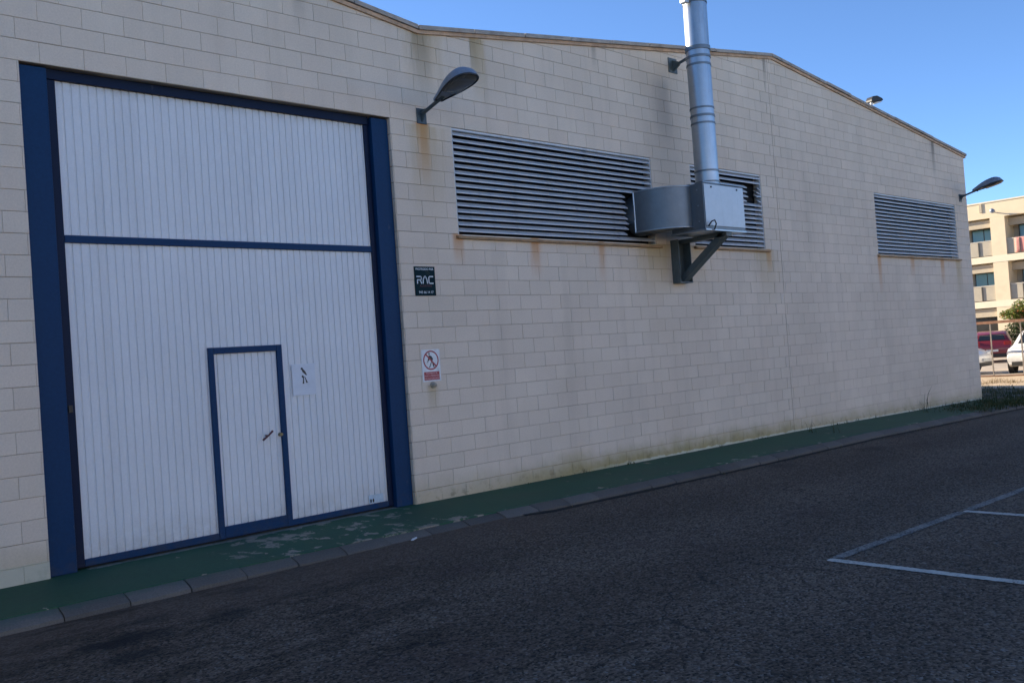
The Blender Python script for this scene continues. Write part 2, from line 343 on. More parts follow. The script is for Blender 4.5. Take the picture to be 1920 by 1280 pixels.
def galv_material(name, a, b, rough, sc=5.0):
    t = NT(name); t.P()
    v = t.new('ShaderNodeTexVoronoi'); t.l.new(t.pos, v.inputs['Vector']); v.inputs['Scale'].default_value = 32
    s_ = t.new('ShaderNodeSeparateColor'); t.l.new(v.outputs['Color'], s_.inputs[0])
    c = t.mix(t.noise(sc, 5, 0.65), a, b); c = t.scale(c, t.ramp(s_.outputs[0], 0, 1, 0.985, 1.015, False))
    run = t.ramp(t.noise(6, 4, 0.65, stretch=(1, 1, 0.12)), 0.5, 0.8, 0, 1); c = t.mix(t.math('MULTIPLY', run, 0.5), c, (0.17, 0.17, 0.17))
    t.bump(t.noise(2.2, 2, 0.5), 0.10, 0.03)
    MATS[name] = t.done(c, rough, 0.85, 0.5)
galv_material('galvanised', (0.30, 0.33, 0.36), (0.42, 0.45, 0.48), 0.33); galv_material('galvanised_dull', (0.13, 0.155, 0.175), (0.22, 0.245, 0.265), 0.48)
galv_material('panel_metal', (0.40, 0.43, 0.46), (0.48, 0.51, 0.54), 0.50)
galv_material('slat_metal', (0.48, 0.49, 0.50), (0.62, 0.63, 0.64), 0.55, 2.5)
MATS['slat_metal'].node_tree.nodes['Principled BSDF'].inputs['Metallic'].default_value = 0.25
simple('interior_shade', (0.006, 0.007, 0.010), 0.9)
simple('sill_stone', (0.34, 0.22, 0.12), 0.9, var=0.35, scale=5, grime=(0.22, 0.08, 0.022), bump=0.3)
simple('coping_top', (0.36, 0.32, 0.28), 0.9, var=0.25, scale=7, grime=(0.10, 0.085, 0.075), bump=0.3)
simple('coping_under', (0.50, 0.33, 0.21), 0.9, var=0.3, scale=6, grime=(0.14, 0.085, 0.055), bump=0.3)
simple('roof_sheet', (0.30, 0.29, 0.28), 0.7)
simple('reveal', (0.30, 0.27, 0.24), 0.9, grime=(0.12, 0.10, 0.08))
simple('lamp_grey', (0.19, 0.23, 0.29), 0.42, var=0.15, scale=9, grime=(0.06, 0.06, 0.06), spec=0.5)
simple('lamp_rim', (0.02, 0.022, 0.025), 0.5)
simple('lamp_bracket', (0.045, 0.07, 0.085), 0.5, grime=(0.12, 0.07, 0.04), scale=25)
t = NT('lamp_glass'); MATS['lamp_glass'] = t.done(t.mix(t.noise(9, 3), (0.05, 0.052, 0.05), (0.10, 0.10, 0.095)), 0.22, 0, 0.5)
simple('steel_green', (0.075, 0.098, 0.102), 0.5, var=0.25, scale=8, grime=(0.07, 0.05, 0.035))
simple('black', (0.008, 0.008, 0.009), 0.45); simple('screw', (0.05, 0.05, 0.05), 0.4, 0.6)
simple('sign_dark', (0.003, 0.020, 0.026), 0.6, scale=30, spec=0.1); simple('sign_white', (0.68, 0.69, 0.70), 0.45, scale=25, grime=(0.45, 0.43, 0.40))
simple('sign_text', (0.62, 0.66, 0.68), 0.5); simple('sign_red', (0.32, 0.035, 0.045), 0.45, var=0.2, scale=40); simple('sign_red_text', (0.62, 0.36, 0.38), 0.5)
simple('sign_maroon', (0.10, 0.02, 0.03), 0.5); simple('sign_olive', (0.035, 0.045, 0.02), 0.5); simple('sign_black', (0.012, 0.014, 0.018), 0.45)
simple('faded_board', (0.60, 0.64, 0.70), 0.5, scale=12, var=0.06, grime=(0.5, 0.52, 0.55)); simple('sticker_pale', (0.42, 0.52, 0.60), 0.4, scale=20)
simple('brass', (0.16, 0.15, 0.09), 0.4, 0.7); simple('handle_red', (0.09, 0.02, 0.025), 0.5, var=0.4, scale=60)
simple('ceramic', (0.36, 0.33, 0.27), 0.5, grime=(0.10, 0.09, 0.05), scale=20)
simple('dirt', (0.12, 0.095, 0.068), 0.97, var=0.35, scale=3, grime=(0.05, 0.045, 0.03), bump=0.6)
simple('sand', (0.52, 0.39, 0.245), 0.97, var=0.22, scale=2.5, grime=(0.36, 0.25, 0.15), bump=0.5)
simple('carpark_ground', (0.44, 0.36, 0.27), 0.95, var=0.15, scale=1.2, grime=(0.32, 0.26, 0.19))
simple('far_ground', (0.16, 0.14, 0.10), 0.97, var=0.25, scale=0.2)
simple('rusty_steel', (0.20, 0.095, 0.055), 0.75, var=0.3, scale=14, grime=(0.30, 0.20, 0.13))
simple('post_steel', (0.22, 0.19, 0.16), 0.6, var=0.25, scale=12, grime=(0.10, 0.06, 0.04))
simple('render_cream', (0.62, 0.52, 0.37), 0.9, var=0.06, scale=1.5, grime=(0.52, 0.43, 0.30)); simple('render_pale', (0.66, 0.58, 0.44), 0.9, var=0.06, scale=1.5)
simple('shutter_beige', (0.40, 0.34, 0.25), 0.7, var=0.08, scale=4); simple('balcony_panel', (0.36, 0.32, 0.25), 0.6, var=0.1, scale=3)
simple('recess_wall', (0.50, 0.42, 0.31), 0.9, var=0.08, scale=2); simple('frame_dark', (0.05, 0.045, 0.04), 0.5); simple('frame_pale', (0.52, 0.48, 0.40), 0.5)
t = NT('window_glass'); MATS['window_glass'] = t.done(t.mix(t.noise(0.7, 3), (0.11, 0.24, 0.28), (0.17, 0.32, 0.36)), 0.12, 0, 0.6)
simple('shop_glass', (0.03, 0.028, 0.025), 0.15, spec=0.6); simple('towel_pink', (0.50, 0.22, 0.19), 0.9, var=0.15, scale=6)
def car_paint(n, c):
    t = NT(n); t.b.inputs['Coat Weight'].default_value = 0.6; t.b.inputs['Coat Roughness'].default_value = 0.08
    MATS[n] = t.done(t.scale(c, t.ramp(t.noise(8, 3), 0.3, 0.7, 0.92, 1.06, False)), 0.35, 0.0, 0.5)
car_paint('paint_red', (0.20, 0.018, 0.024)); car_paint('paint_white', (0.70, 0.69, 0.66)); car_paint('paint_silver', (0.62, 0.60, 0.57))
simple('tyre', (0.015, 0.015, 0.016), 0.85); simple('rim', (0.40, 0.41, 0.42), 0.35, 0.8); t = NT('car_glass'); MATS['car_glass'] = t.done((0.02, 0.025, 0.03), 0.06, 0, 0.7)
simple('tail_light', (0.35, 0.01, 0.012), 0.2); simple('head_light', (0.65, 0.66, 0.66), 0.12); simple('plate', (0.70, 0.70, 0.66), 0.5); simple('car_trim', (0.02, 0.02, 0.02), 0.6)
def leaf_material(n, a, b, c3=None, p3=0.85):
    t = NT(n); g = t.new('ShaderNodeNewGeometry'); r = g.outputs['Random Per Island']
    c = t.mix(r, a, b)
    if c3: c = t.mix(t.ramp(r, p3, p3 + 0.01, 0, 1), c, c3)
    t.b.inputs['Subsurface Weight'].default_value = 0.0
    m = t.done(c, 0.6, 0, 0.3)
    tr = t.new('ShaderNodeBsdfTranslucent'); t.put(tr.inputs[0], c); mx = t.new('ShaderNodeMixShader'); mx.inputs[0].default_value = 0.35
    t.l.new(t.b.outputs[0], mx.inputs[1]); t.l.new(tr.outputs[0], mx.inputs[2]); t.l.new(mx.outputs[0], t.n['Material Output'].inputs[0]); MATS[n] = m
leaf_material('leaf', (0.06, 0.11, 0.02), (0.20, 0.23, 0.05)); leaf_material('leaf_dark', (0.02, 0.04, 0.012), (0.05, 0.075, 0.02))
leaf_material('flower', (0.45, 0.10, 0.05), (0.50, 0.22, 0.12)); leaf_material('grass_green', (0.025, 0.045, 0.012), (0.06, 0.075, 0.02), (0.14, 0.11, 0.05), 0.78)
leaf_material('grass_dry', (0.14, 0.10, 0.05), (0.26, 0.19, 0.10)); simple('bark', (0.10, 0.075, 0.05), 0.95, var=0.3, scale=20)
M = MATS

# ------------------------------------------------------------------ ground, asphalt, pavement, kerb
tag(MB().add([(-900, -900, -0.75), (900, -900, -0.75), (900, 900, -0.75), (-900, 900, -0.75)], [(0, 1, 2, 3)]).obj('ground', M['far_ground']), kind='structure')
b = MB(); xs = [-70, -20, -6, -2, 0, 1, 2, 3, 4.2, 5, 6, 8, 9.6, 11, 13.1, 16, 19, 22.5, 30, 140]
def kerb_out(x): return kerb_y(x) - 0.12
vs = []
for x in xs: vs += [(x, -90, za(x) - 0.1), (x, -12, za(x)), (x, -2.6, za(x)), (x, kerb_out(x), zs(x) - KERB_DROP(x))]
b.add(vs, [(i * 4 + k, i * 4 + 4 + k, i * 4 + 5 + k, i * 4 + 1 + k) for i in range(len(xs) - 1) for k in range(3)])
asphalt = tag(b.obj('asphalt_road', M['asphalt']), kind='structure')
def strip(name, pts_l, pts_r, mat):
    o = MB(); A0, A1 = Vector(pts_l[0]), Vector(pts_l[1]); B0, B1 = Vector(pts_r[0]), Vector(pts_r[1]); n = int((A1 - A0).length / 0.02); vs = []
    cr = (B0 - A0).normalized(); wob = 0.0
    for k in range(n + 1):
        f = k / n; wob += random.uniform(-0.0015, 0.0015); wob *= 0.97; e = 0.02 if k in (0, n) else 0.0
        a = A0.lerp(A1, f) + cr * (random.uniform(-0.005, 0.005) + wob + e); c = B0.lerp(B1, f) - cr * (random.uniform(-0.005, 0.005) - wob + e)
        vs += [(a.x, a.y, lz(a.x)), (c.x, c.y, lz(c.x))]
    o.add(vs, [(2 * i, 2 * i + 1, 2 * i + 3, 2 * i + 2) for i in range(n)])
    return o.obj(name, mat, asphalt)
def lz(x): return za(x) + 0.005
for x, y0, y1 in [(4.285, -5.33, -10.4), (6.815, -5.43, -10.4), (9.34, -5.5, -10.4), (11.87, -5.55, -10.4)]:
    strip('painted_line', [(x - 0.05, y0, lz(x)), (x - 0.05, y1, lz(x))], [(x + 0.05, y0, lz(x)), (x + 0.05, y1, lz(x))], M['line_fresh'])
lx = [4.36, 6.7, 9.6, 13.1, 14.5]
for x0, x1 in [(4.36, 6.755), (6.875, 9.28), (9.40, 11.81)]:
    yy = lambda x: -5.36 - 0.03 * (x - 4.3)
    strip('painted_line', [(x, yy(x) - 0.05, lz(x)) for x in (x0, x1)], [(x, yy(x) + 0.05, lz(x)) for x in (x0, x1)], M['line_worn'])

b = MB(); xs = [-14, -6, -2, 0, 1, 2, 3, 4.2, 5, 7, 9.6, 11, 13.1, 16, 19, 22.45]; vs = []
for x in xs: vs += [(x, 0.30, zs(x)), (x, kerb_y(x), zs(x)), (x, kerb_y(x), zs(x) - 0.3)]
b.add(vs, [(i * 3 + k, i * 3 + 3 + k, i * 3 + 4 + k, i * 3 + 1 + k) for i in range(len(xs) - 1) for k in range(2)])
pavement = tag(b.obj('pavement', M['green_paint']), kind='structure')
KW = 0.125; kme = []
for var in range(3):
    b = MB(); bm_pts = [(0.003, -0.004), (-0.045, -0.007), (-0.150, -0.040), (-0.178, -0.058), (-0.184, -0.26), (0.003, -0.26)]
    L = 0.497; NN = 5; vs = []
    rr = random.Random(var)
    for i in range(NN + 1):
        x = -L / 2 + L * i / NN
        for k, (y, z) in enumerate(bm_pts):
            e = (rr.uniform(-0.004, 0.004) if k in (1, 2, 3) else 0); ch = (0.006 if i in (0, NN) and k in (1, 2, 3) else 0)
            vs.append((x, y + e + ch, z + e - ch * 0.6))
    n = len(bm_pts)
    fs = [(i * n + k, i * n + (k + 1) % n, (i + 1) * n + (k + 1) % n, (i + 1) * n + k) for i in range(NN) for k in range(n)] + [tuple(range(n)), tuple(NN * n + k for k in range(n))[::-1]]
    b.add(vs, fs); kme.append(b.mesh('kerb_stone', M['kerb_concrete'], 40))
x = -0.307 - 0.5085 * 24
i = 0
while x < 21.8:
    xm = x + 0.254; ang = math.atan2(kerb_y(xm + 0.3) - kerb_y(xm - 0.3), 0.6)
    sink = 0.012 if 2.6 < xm < 4.4 else random.uniform(0, 0.006)
    o = link('kerb_stone', kme[i % 3], pavement, (xm, kerb_y(xm) + random.uniform(-0.006, 0.006), zs(xm) - sink), ang + random.uniform(-0.012, 0.012))
    o.rotation_euler[1] = -math.atan2(zs(xm + 0.3) - zs(xm - 0.3), 0.6) + random.uniform(-0.008, 0.008); o.scale = (1.0, 1, 1)
    x += 0.5085; i += 1
# dark dirt and moss caught in the gutter along the kerb
simple('gutter_dirt', (0.007, 0.006, 0.005), 0.98, var=0.3, scale=20, bump=0.5)
b = MB(); vs = []; n = 0; x = 4.5
while x < 20.5:
    w_ = (0.034 + 0.026 * abs(math.sin(x * 1.7) * math.sin(x * 0.63 + 1)) + random.uniform(-0.006, 0.008)) * min(1, (x - 4.4) * 2); y0 = kerb_y(x) - 0.176; z = zs(x) - KERB_DROP(x)
    vs += [(x, y0, z + 0.012), (x, y0 - 0.022 - w_ * 0.4, z + 0.007), (x, y0 - 0.030 - w_, za(x) + 0.004 + 0.6 * (z - za(x)))]; n += 1; x += 0.06
b.add(vs, [(i * 3 + k, i * 3 + 3 + k, i * 3 + 4 + k, i * 3 + 1 + k) for i in range(n - 1) for k in range(2)]); b.obj('gutter_dirt', M['gutter_dirt'] if 'M' in globals() else MATS['gutter_dirt'], asphalt)
# ground beyond the corner: dirt, sandy strip, car park
def slab(name, x0, x1, y0, y1, z, mat, nx=24, ny=24, amp=0.0):
    b = MB(); vs = [(x0 + (x1 - x0) * i / nx, y0 + (y1 - y0) * j / ny, z + random.uniform(-amp, amp)) for i in range(nx + 1) for j in range(ny + 1)]
    b.add(vs, [(i * (ny + 1) + j, (i + 1) * (ny + 1) + j, (i + 1) * (ny + 1) + j + 1, i * (ny + 1) + j + 1) for i in range(nx) for j in range(ny)])
    return tag(b.obj(name, mat, smooth=60), kind='structure')
slab('dirt_verge', 22.452, 27.0, -1.75, 45, -0.43, M['dirt'], 14, 60, 0.02)
slab('sandy_strip', 26.9, 33.6, -3.0, 45, -0.425, M['sand'], 14, 60, 0.015)
slab('car_park', 33.5, 62.9, -40, 60, -0.40, M['carpark_ground'], 6, 6, 0.0)

# ------------------------------------------------------------------ warehouse
WH = thing('warehouse', 'long warehouse of cream concrete blocks with blue-framed white gate and gabled roof', 'warehouse', (0, 0, 0))
OPEN = [(0.0, 4.17, -1, 4.6), (5.15, 9.31, 3.2, 4.6), (10.37, 12.58, 3.22, 4.6), (17.19, 21.65, 3.24, 4.6)]
XL, XR = -12.5, 22.48
def clip_half(poly, fn):
    out = []
    for i in range(len(poly)):
        a, c = poly[i], poly[(i + 1) % len(poly)]; fa, fc = fn(a), fn(c)
        if fa <= 1e-9: out.append(a)
        if (fa < -1e-9 and fc > 1e-9) or (fa > 1e-9 and fc < -1e-9):
            k = fa / (fa - fc); out.append((a[0] + (c[0] - a[0]) * k, a[1] + (c[1] - a[1]) * k))
    return out
def area(p): return abs(sum(p[i][0] * p[(i + 1) % len(p)][1] - p[(i + 1) % len(p)][0] * p[i][1] for i in range(len(p)))) / 2
def pieces(x0, x1, z0, z1, gap, gx=None):
    """block cell minus openings, clipped by the roof line -> polygons (x, z)"""
    rects = [(x0, x1, z0, z1)]
    for ox0, ox1, oz0, oz1 in OPEN:
        nr = []
        for a, b_, c, d in rects:
            if b_ <= ox0 or a >= ox1 or d <= oz0 or c >= oz1: nr.append((a, b_, c, d)); continue
            if a < ox0: nr.append((a, ox0, c, d))
            if b_ > ox1: nr.append((ox1, b_, c, d))
            if c < oz0: nr.append((max(a, ox0), min(b_, ox1), c, oz0))
            if d > oz1: nr.append((max(a, ox0), min(b_, ox1), oz1, d))
        rects = nr
    out = []
    for a, b_, c, d in rects:
        cuts = [a] + [q for q in (-3.9, 4.69, 13.25) if a < q < b_ and roof(q) - 0.3 < d < roof(q) + 1.2] + [b_]
        for p, q in zip(cuts, cuts[1:]):
            e = gap / 2; ex = e if gx is None else gx / 2
            l = p + (ex if abs(p - x0) < 1e-6 else 0); r_ = q - (ex if abs(q - x1) < 1e-6 else 0)
            bo = c + (e if abs(c - z0) < 1e-6 else 0); to = d - (e if abs(d - z1) < 1e-6 else 0)
            if r_ - l < 0.012 or to - bo < 0.012: continue
            poly = [(l, bo), (r_, bo), (r_, to), (l, to)]
            ra, rb = roof(p + 1e-6), roof(q - 1e-6)
            poly = clip_half(poly, lambda P_, p=p, q=q, ra=ra, rb=rb: P_[1] - (ra + (rb - ra) * (P_[0] - p) / (q - p) - 0.04))
            if len(poly) >= 3 and area(poly) > 0.0004: out.append(poly)
    return out
def block_geo(b, poly, yf, ox=0, oz=0, bev=0.0028, back=0.0073):
    n = len(poly); cx_ = sum(p[0] for p in poly) / n; cz_ = sum(p[1] for p in poly) / n
    def ins(p, k):
        dx = cx_ - p[0]; dz = cz_ - p[1]
        return (p[0] + math.copysign(min(k, abs(dx)), dx), p[1] + math.copysign(min(k, abs(dz)), dz))
    f = [(*ins(p, bev), 0) for p in poly]
    vs = [(p[0] - ox, yf, p[1] - oz) for p in f] + [(p[0] - ox, yf + bev, p[1] - oz) for p in poly] + [(p[0] - ox, back, p[1] - oz) for p in poly]
    fs = [tuple(range(n))] + [(i, i + n, (i + 1) % n + n, (i + 1) % n) for i in range(n)] + [(i + n, i + 2 * n, (i + 1) % n + 2 * n, (i + 1) % n + n) for i in range(n)]
    b.add(vs, fs)
wall = MB(); cells = []
CONTROL = 13.11
for rw in range(-3, 35):
    z0, z1 = rw * 0.2, rw * 0.2 + 0.2; off = J0 + (0.2 if rw % 2 == 0 else 0.0)
    k0 = math.floor((XL - off) / 0.4); edges = [off + 0.4 * k for k in range(k0, k0 + 92)]
    edges = sorted([e for e in edges if XL < e < XR and abs(e - CONTROL) > 0.06] + [XL, XR, CONTROL])
    for a, c in zip(edges, edges[1:]):
        for poly in pieces(a, c, z0, z1, 0.0):   # mortar bed
            n = len(poly); wall.add([(p[0], 0.0075, p[1]) for p in poly] + [(p[0], 0.24, p[1]) for p in poly],
                [tuple(range(n)), tuple(range(n, 2 * n))[::-1]] + [(i, (i + 1) % n, (i + 1) % n + n, i + n) for i in range(n)])
        for poly in pieces(a, c, z0, z1, 0.0046, 0.012 if CONTROL in (a, c) else 0.0024): cells.append(poly)
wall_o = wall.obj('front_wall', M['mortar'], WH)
def vis_area(poly):
    pr = [project((p[0], 0, p[1])) for p in poly]
    if any(q[2] < 0.5 for q in pr): return 0
    cxp = sum(q[0] for q in pr) / len(pr); cyp = sum(q[1] for q in pr) / len(pr)
    if not (-5 < cxp < 1029 and -5 < cyp < 687): return 0
    if max(p[1] for p in poly) < zs(poly[0][0]) + 0.03: return 0
    return area([(q[0], q[1]) for q in pr])
order = sorted(range(len(cells)), key=lambda i: -vis_area(cells[i])); top300 = set(order[:300])
rest = MB(); shared = {}
for i, poly in enumerate(cells):
    yf = random.uniform(-0.0022, 0.0012)
    if i in top300:
        x0 = min(p[0] for p in poly); z0 = min(p[1] for p in poly)
        key = tuple((round(p[0] - x0, 3), round(p[1] - z0, 3)) for p in poly)
        if key not in shared:
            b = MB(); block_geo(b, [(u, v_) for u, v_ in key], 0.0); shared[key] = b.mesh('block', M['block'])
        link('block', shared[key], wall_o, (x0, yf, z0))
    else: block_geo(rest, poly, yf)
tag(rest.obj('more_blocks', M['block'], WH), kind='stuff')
# other walls and roof sheets
b = MB(); b.box(XR - 0.24, XR - 0.002, 0.241, 30, -0.7, 5.9); b.box(XL + 0.002, XL + 0.24, 0.241, 30, -0.7, 5.78); b.box(XL, XR, 30.0, 30.24, -0.7, 5.7); b.obj('rear_walls', M['block'], WH)
for x0, x1 in [(-12.6, -3.9), (-3.9, 4.69), (4.69, 13.25), (13.25, 22.62)]:
    z0, z1 = roof(max(x0, -12.5)) - 0.05, roof(min(x1, 22.56)) - 0.05
    b = MB(); b.prism([(x0 + 0.003, z0 - 0.06), (x1 - 0.003, z1 - 0.06), (x1 - 0.003, z1), (x0 + 0.003, z0)], lambda u, v_, t_: (u, t_, v_), 0.262, 30.2); b.obj('roof_sheet', M['roof_sheet'], WH)
# coping: one metre stones over a thin brown course
cop = MB()
for x0, x1 in [(-12.5, -3.9), (-3.9, 4.69), (4.69, 13.25), (13.25, 22.56)]:
    z0, z1 = roof(x0 + 1e-6), roof(x1 - 1e-6)
    cop.prism([(x0, z0 - 0.098), (x1, z1 - 0.098), (x1, z1 - 0.050), (x0, z0 - 0.050)], lambda u, v_, t_: (u, t_, v_), -0.030, 0.25)
cop_o = cop.obj('coping_course', M['coping_under'], WH)
for x0, x1 in [(-12.5, -3.9), (-3.9, 4.69), (4.69, 13.25), (13.25, 22.60)]:
    n = round((x1 - x0) / 0.985); L = (x1 - x0) / n
    for i in range(n):
        a = x0 + L * i + 0.005; c = x0 + L * (i + 1) - 0.005; f = lambda x: roof(min(max(x, x0 + 1e-6), x1 - 1e-6)) if x < 22.56 else roof(22.56) - 0.004
        dz = random.uniform(-0.006, 0.006); dy = random.uniform(-0.006, 0.006)
        b = MB(); b.prism([(a, f(a) - 0.046 + dz), (c, f(c) - 0.046 + dz), (c, f(c) + 0.012 + dz), (a, f(a) + 0.012 + dz)], lambda u, v_, t_: (u, t_, v_), -0.055 + dy, 0.30)
        b.obj('coping_stone', M['coping_top'], cop_o, bevel=0.006)
# ------------------------------------------------------------------ louvres
def blade(x0, x1, zt, tilt=0.0, tz=0.0):
    b = MB(); prof = [(0.070, zt), (0.004, zt - 0.050), (0.004, zt - 0.064), (0.012, zt - 0.064), (0.012, zt - 0.056), (0.075, zt - 0.006)]
    n = len(prof); vs = [(x0, y, z) for y, z in prof] + [(x1, y - tz * 0.4, z + tz) for y, z in prof]
    b.add(vs, [tuple(range(n)), tuple(range(n, 2 * n))[::-1]] + [(i, (i + 1) % n, (i + 1) % n + n, i + n) for i in range(n)])
    return b
for li, (x0, x1, z0, z1) in enumerate(OPEN[1:]):
    fr = MB()
    fr.box(x0 + 0.002, x0 + 0.02, 0.012, 0.10, z0, z1 - 0.002); fr.box(x1 - 0.02, x1 - 0.002, 0.012, 0.10, z0, z1 - 0.002)
    fr.box(x0 + 0.02, x1 - 0.02, 0.014, 0.10, z1 - 0.03, z1 - 0.003)
    lo = fr.obj('louvre', M['slat_metal'], WH)
    MB().box(x0 + 0.003, x1 - 0.003, 0.16, 0.19, z0, z1 - 0.004).obj('interior_shade_plate', M['interior_shade'], lo)  # added plate, its near-black colour stands for the unlit space behind the slats
    n = 16; pitch = (z1 - 0.035 - z0 - 0.015) / n
    for k in range(n):
        zt = z1 - 0.035 - k * pitch; sag = 0.0
        segs = [(x0 + 0.021, x1 - 0.021, random.uniform(-0.006, 0.006))]
        if li == 0 and 3.32 < zt < 4.05: segs = [(x0 + 0.021, 8.66 - random.uniform(0, 0.06), random.uniform(-0.008, 0.004))]
        if li == 1 and 4.12 < zt < 4.40: segs = [(x0 + 0.021, 12.20 - random.uniform(0, 0.12), -0.016), (12.40 + random.uniform(0, 0.08), x1 - 0.021, random.uniform(-0.03, 0.02))]
        for a, c, tz in segs: blade(a, c, zt, 0, tz).obj('slat', M['slat_metal'], lo)
    sb = MB(); sx0, sx1 = x0 - 0.045, x1 + 0.09
    sb.prism([(0.05, z0 - 0.005), (-0.055, z0 - 0.028), (-0.055, z0 - 0.062), (-0.002, z0 - 0.062), (-0.002, z0 - 0.055), (0.05, z0 - 0.055)], lambda u, v_, t_: (t_, u, v_), sx0, sx1)
    sb.obj('sill', M['sill_stone'], lo, bevel=0.005)
# ------------------------------------------------------------------ gate
gate = MB(); gate.box(0.255, 3.915, 0.10, 0.20, 4.50, 4.598)
gate_o = gate.obj('gate', M['navy_paint'], WH, bevel=0.004)
for x0, x1 in [(0.004, 0.25), (3.925, 4.166)]:
    MB().box(x0, x1, 0.05, 0.21, zs(2), 4.585).obj('post', M['blue_paint'], gate_o, bevel=0.006)
MB().box(0.03, 4.14, 0.212, 0.239, -0.3, 4.598).obj('back_sheet', M['navy_paint'], gate_o)
YP = 0.125                     # outer face of the leaf frame
def bar_part(name, x0, x1, z0, z1, y0=YP - 0.012, y1=YP + 0.055, mat='blue_paint'): return MB().box(x0, x1, y0, y1, z0, z1).obj(name, M[mat], gate_o, bevel=0.004)
bar_part('stile', 0.257, 0.340, -0.130, 4.497, mat='navy_paint'); bar_part('stile', 3.853, 3.917, -0.130, 4.497, mat='navy_paint')
bar_part('middle_rail', 0.342, 3.851, 2.945, 3.018); bar_part('bottom_rail', 0.342, 1.688, -0.130, -0.063); bar_part('bottom_rail', 2.552, 3.851, -0.130, -0.066)
bar_part('wicket_stile', 1.690, 1.752, -0.130, 1.880, YP - 0.018); bar_part('wicket_stile', 2.486, 2.550, -0.130, 1.880, YP - 0.018)
bar_part('wicket_head', 1.754, 2.484, 1.812, 1.879, YP - 0.018); bar_part('wicket_threshold', 1.754, 2.484, -0.125, -0.006, YP - 0.018)
def corrugated(name, x0, x1, z0, z1, y=YP + 0.012, pitch=0.0795, depth=0.011, ph=0.0):
    prof = []; x = x0 - ph
    while x < x1 + pitch:
        prof += [(x, y), (x + pitch * 0.70, y + 0.001), (x + pitch * 0.83, y + depth), (x + pitch * 0.93, y + depth)]; x += pitch
    pts = [p for p in prof if x0 < p[0] < x1]; pts = [(x0, y)] + pts + [(x1, y)]
    b = MB(); zz = [z0, z0 + (z1 - z0) * 0.33, z0 + (z1 - z0) * 0.66, z1]; m_ = len(zz)
    vs = [(p[0], p[1] + (0.003 * math.sin(p[0] * 2.3 + 4 * q) if 0 < q < m_ - 1 else 0), z) for p in pts for q, z in enumerate(zz)]
    b.add(vs, [(i * m_ + k, i * m_ + m_ + k, i * m_ + m_ + k + 1, i * m_ + k + 1) for i in range(len(pts) - 1) for k in range(m_ - 1)])
    return b.obj(name, M['white_sheet'], gate_o)
corrugated('upper_sheet', 0.338, 3.855, 3.016, 4.502)
corrugated('lower_sheet', 0.338, 1.692, -0.066, 2.947); corrugated('lower_sheet', 2.548, 3.855, -0.069, 2.947, ph=0.0795 * ((2.548 - 0.338) / 0.0795 % 1))
corrugated('lower_sheet', 1.692, 2.548, 1.877, 2.947, ph=0.0795 * ((1.692 - 0.338) / 0.0795 % 1))
corrugated('wicket_sheet', 1.750, 2.488, -0.008, 1.814, ph=0.03)
b = MB(); b.tube([(2.236, YP - 0.045, 0.850), (2.30, YP - 0.052, 0.893), (2.357, YP - 0.045, 0.938)], [0.013, 0.009, 0.013], 8); b.tube([(2.30, YP - 0.05, 0.893), (2.30, YP + 0.015, 0.893)], 0.008, 8); b.obj('handle', M['handle_red'], gate_o, 50)
b = MB(); b.tube([(2.471, YP - 0.03, 0.888), (2.471, YP + 0.012, 0.888)], [0.019, 0.022], 12); b.obj('lock', M['brass'], gate_o, 40)
MB().box(0.275, 0.315, YP - 0.026, YP - 0.013, 1.33, 1.40).obj('latch_plate', M['black'], gate_o, bevel=0.003)

# ------------------------------------------------------------------ signs
def disc_ring(b, cx_, cz_, ro, ri, y, n=40, sx=1.0):
    vs = [(cx_ + sx * r * math.cos(2 * math.pi * k / n), y, cz_ + r * math.sin(2 * math.pi * k / n)) for r in (ri, ro) for k in range(n)]
    b.add(vs, [(k, (k + 1) % n, (k + 1) % n + n, k + n) for k in range(n)])
def flat_poly(b, pts, y): b.add([(p[0], y, p[1]) for p in pts], [tuple(range(len(pts)))])
def ribbon(b, pts, wd, y):
    for a, c in zip(pts, pts[1:]):
        d = Vector((c[0] - a[0], c[1] - a[1])); d.normalize(); n = Vector((-d.y, d.x)) * wd / 2; e = d * wd * 0.3
        flat_poly(b, [(a[0] - e.x + n.x, a[1] - e.y + n.y), (c[0] + e.x + n.x, c[1] + e.y + n.y), (c[0] + e.x - n.x, c[1] + e.y - n.y), (a[0] - e.x - n.x, a[1] - e.y - n.y)], y)
sg = thing('alarm_sign', 'dark green alarm company sign with white lettering fixed beside the gate', 'sign', (4.54, 0, 2.40))
W_, H_ = 0.325, 0.366
MB().box(-W_ / 2, W_ / 2, -0.010, -0.003, 0, H_).obj('board', M['sign_dark'], sg)
text_mesh('lettering', 'PROTEGIDO POR', 0.036, M['sign_text'], sg, (0, -0.0115, H_ - 0.034), bold=0.0006)
b = MB(); g = 0.0155
b_ = lambda ox, pts: ribbon(b, [(ox + u, 0.155 + v_) for u, v_ in pts], g, -0.0118)
b_(-0.13, [(0, 0.085), (0.06, 0.085), (0.072, 0.075), (0.072, 0.055), (0.06, 0.044), (0.008, 0.044), (0.008, 0)]); b_(-0.13, [(0.05, 0.044), (0.072, 0.0)])
b_(-0.035, [(0, 0), (0.006, 0.05), (0.028, 0.086), (0.042, 0.086), (0.062, 0.05), (0.070, 0)])
b_(0.055, [(0.07, 0.085), (0.018, 0.085), (0.004, 0.072), (0.004, 0.013), (0.018, 0.0), (0.07, 0.0)])
b.obj('logo', M['sign_text'], sg)
text_mesh('lettering', 'ALARMAS', 0.036, M['sign_maroon'], sg, (0.005, -0.0112, 0.122), sx=1.25)
b = MB()
for rr in (0.03, 0.055): ribbon(b, [(0.03 + rr * math.cos(a), 0.25 + rr * math.sin(a)) for a in [0.5 + 0.2 * k for k in range(8)]], 0.006, -0.0115)
b.obj('emblem', M['sign_olive'], sg)
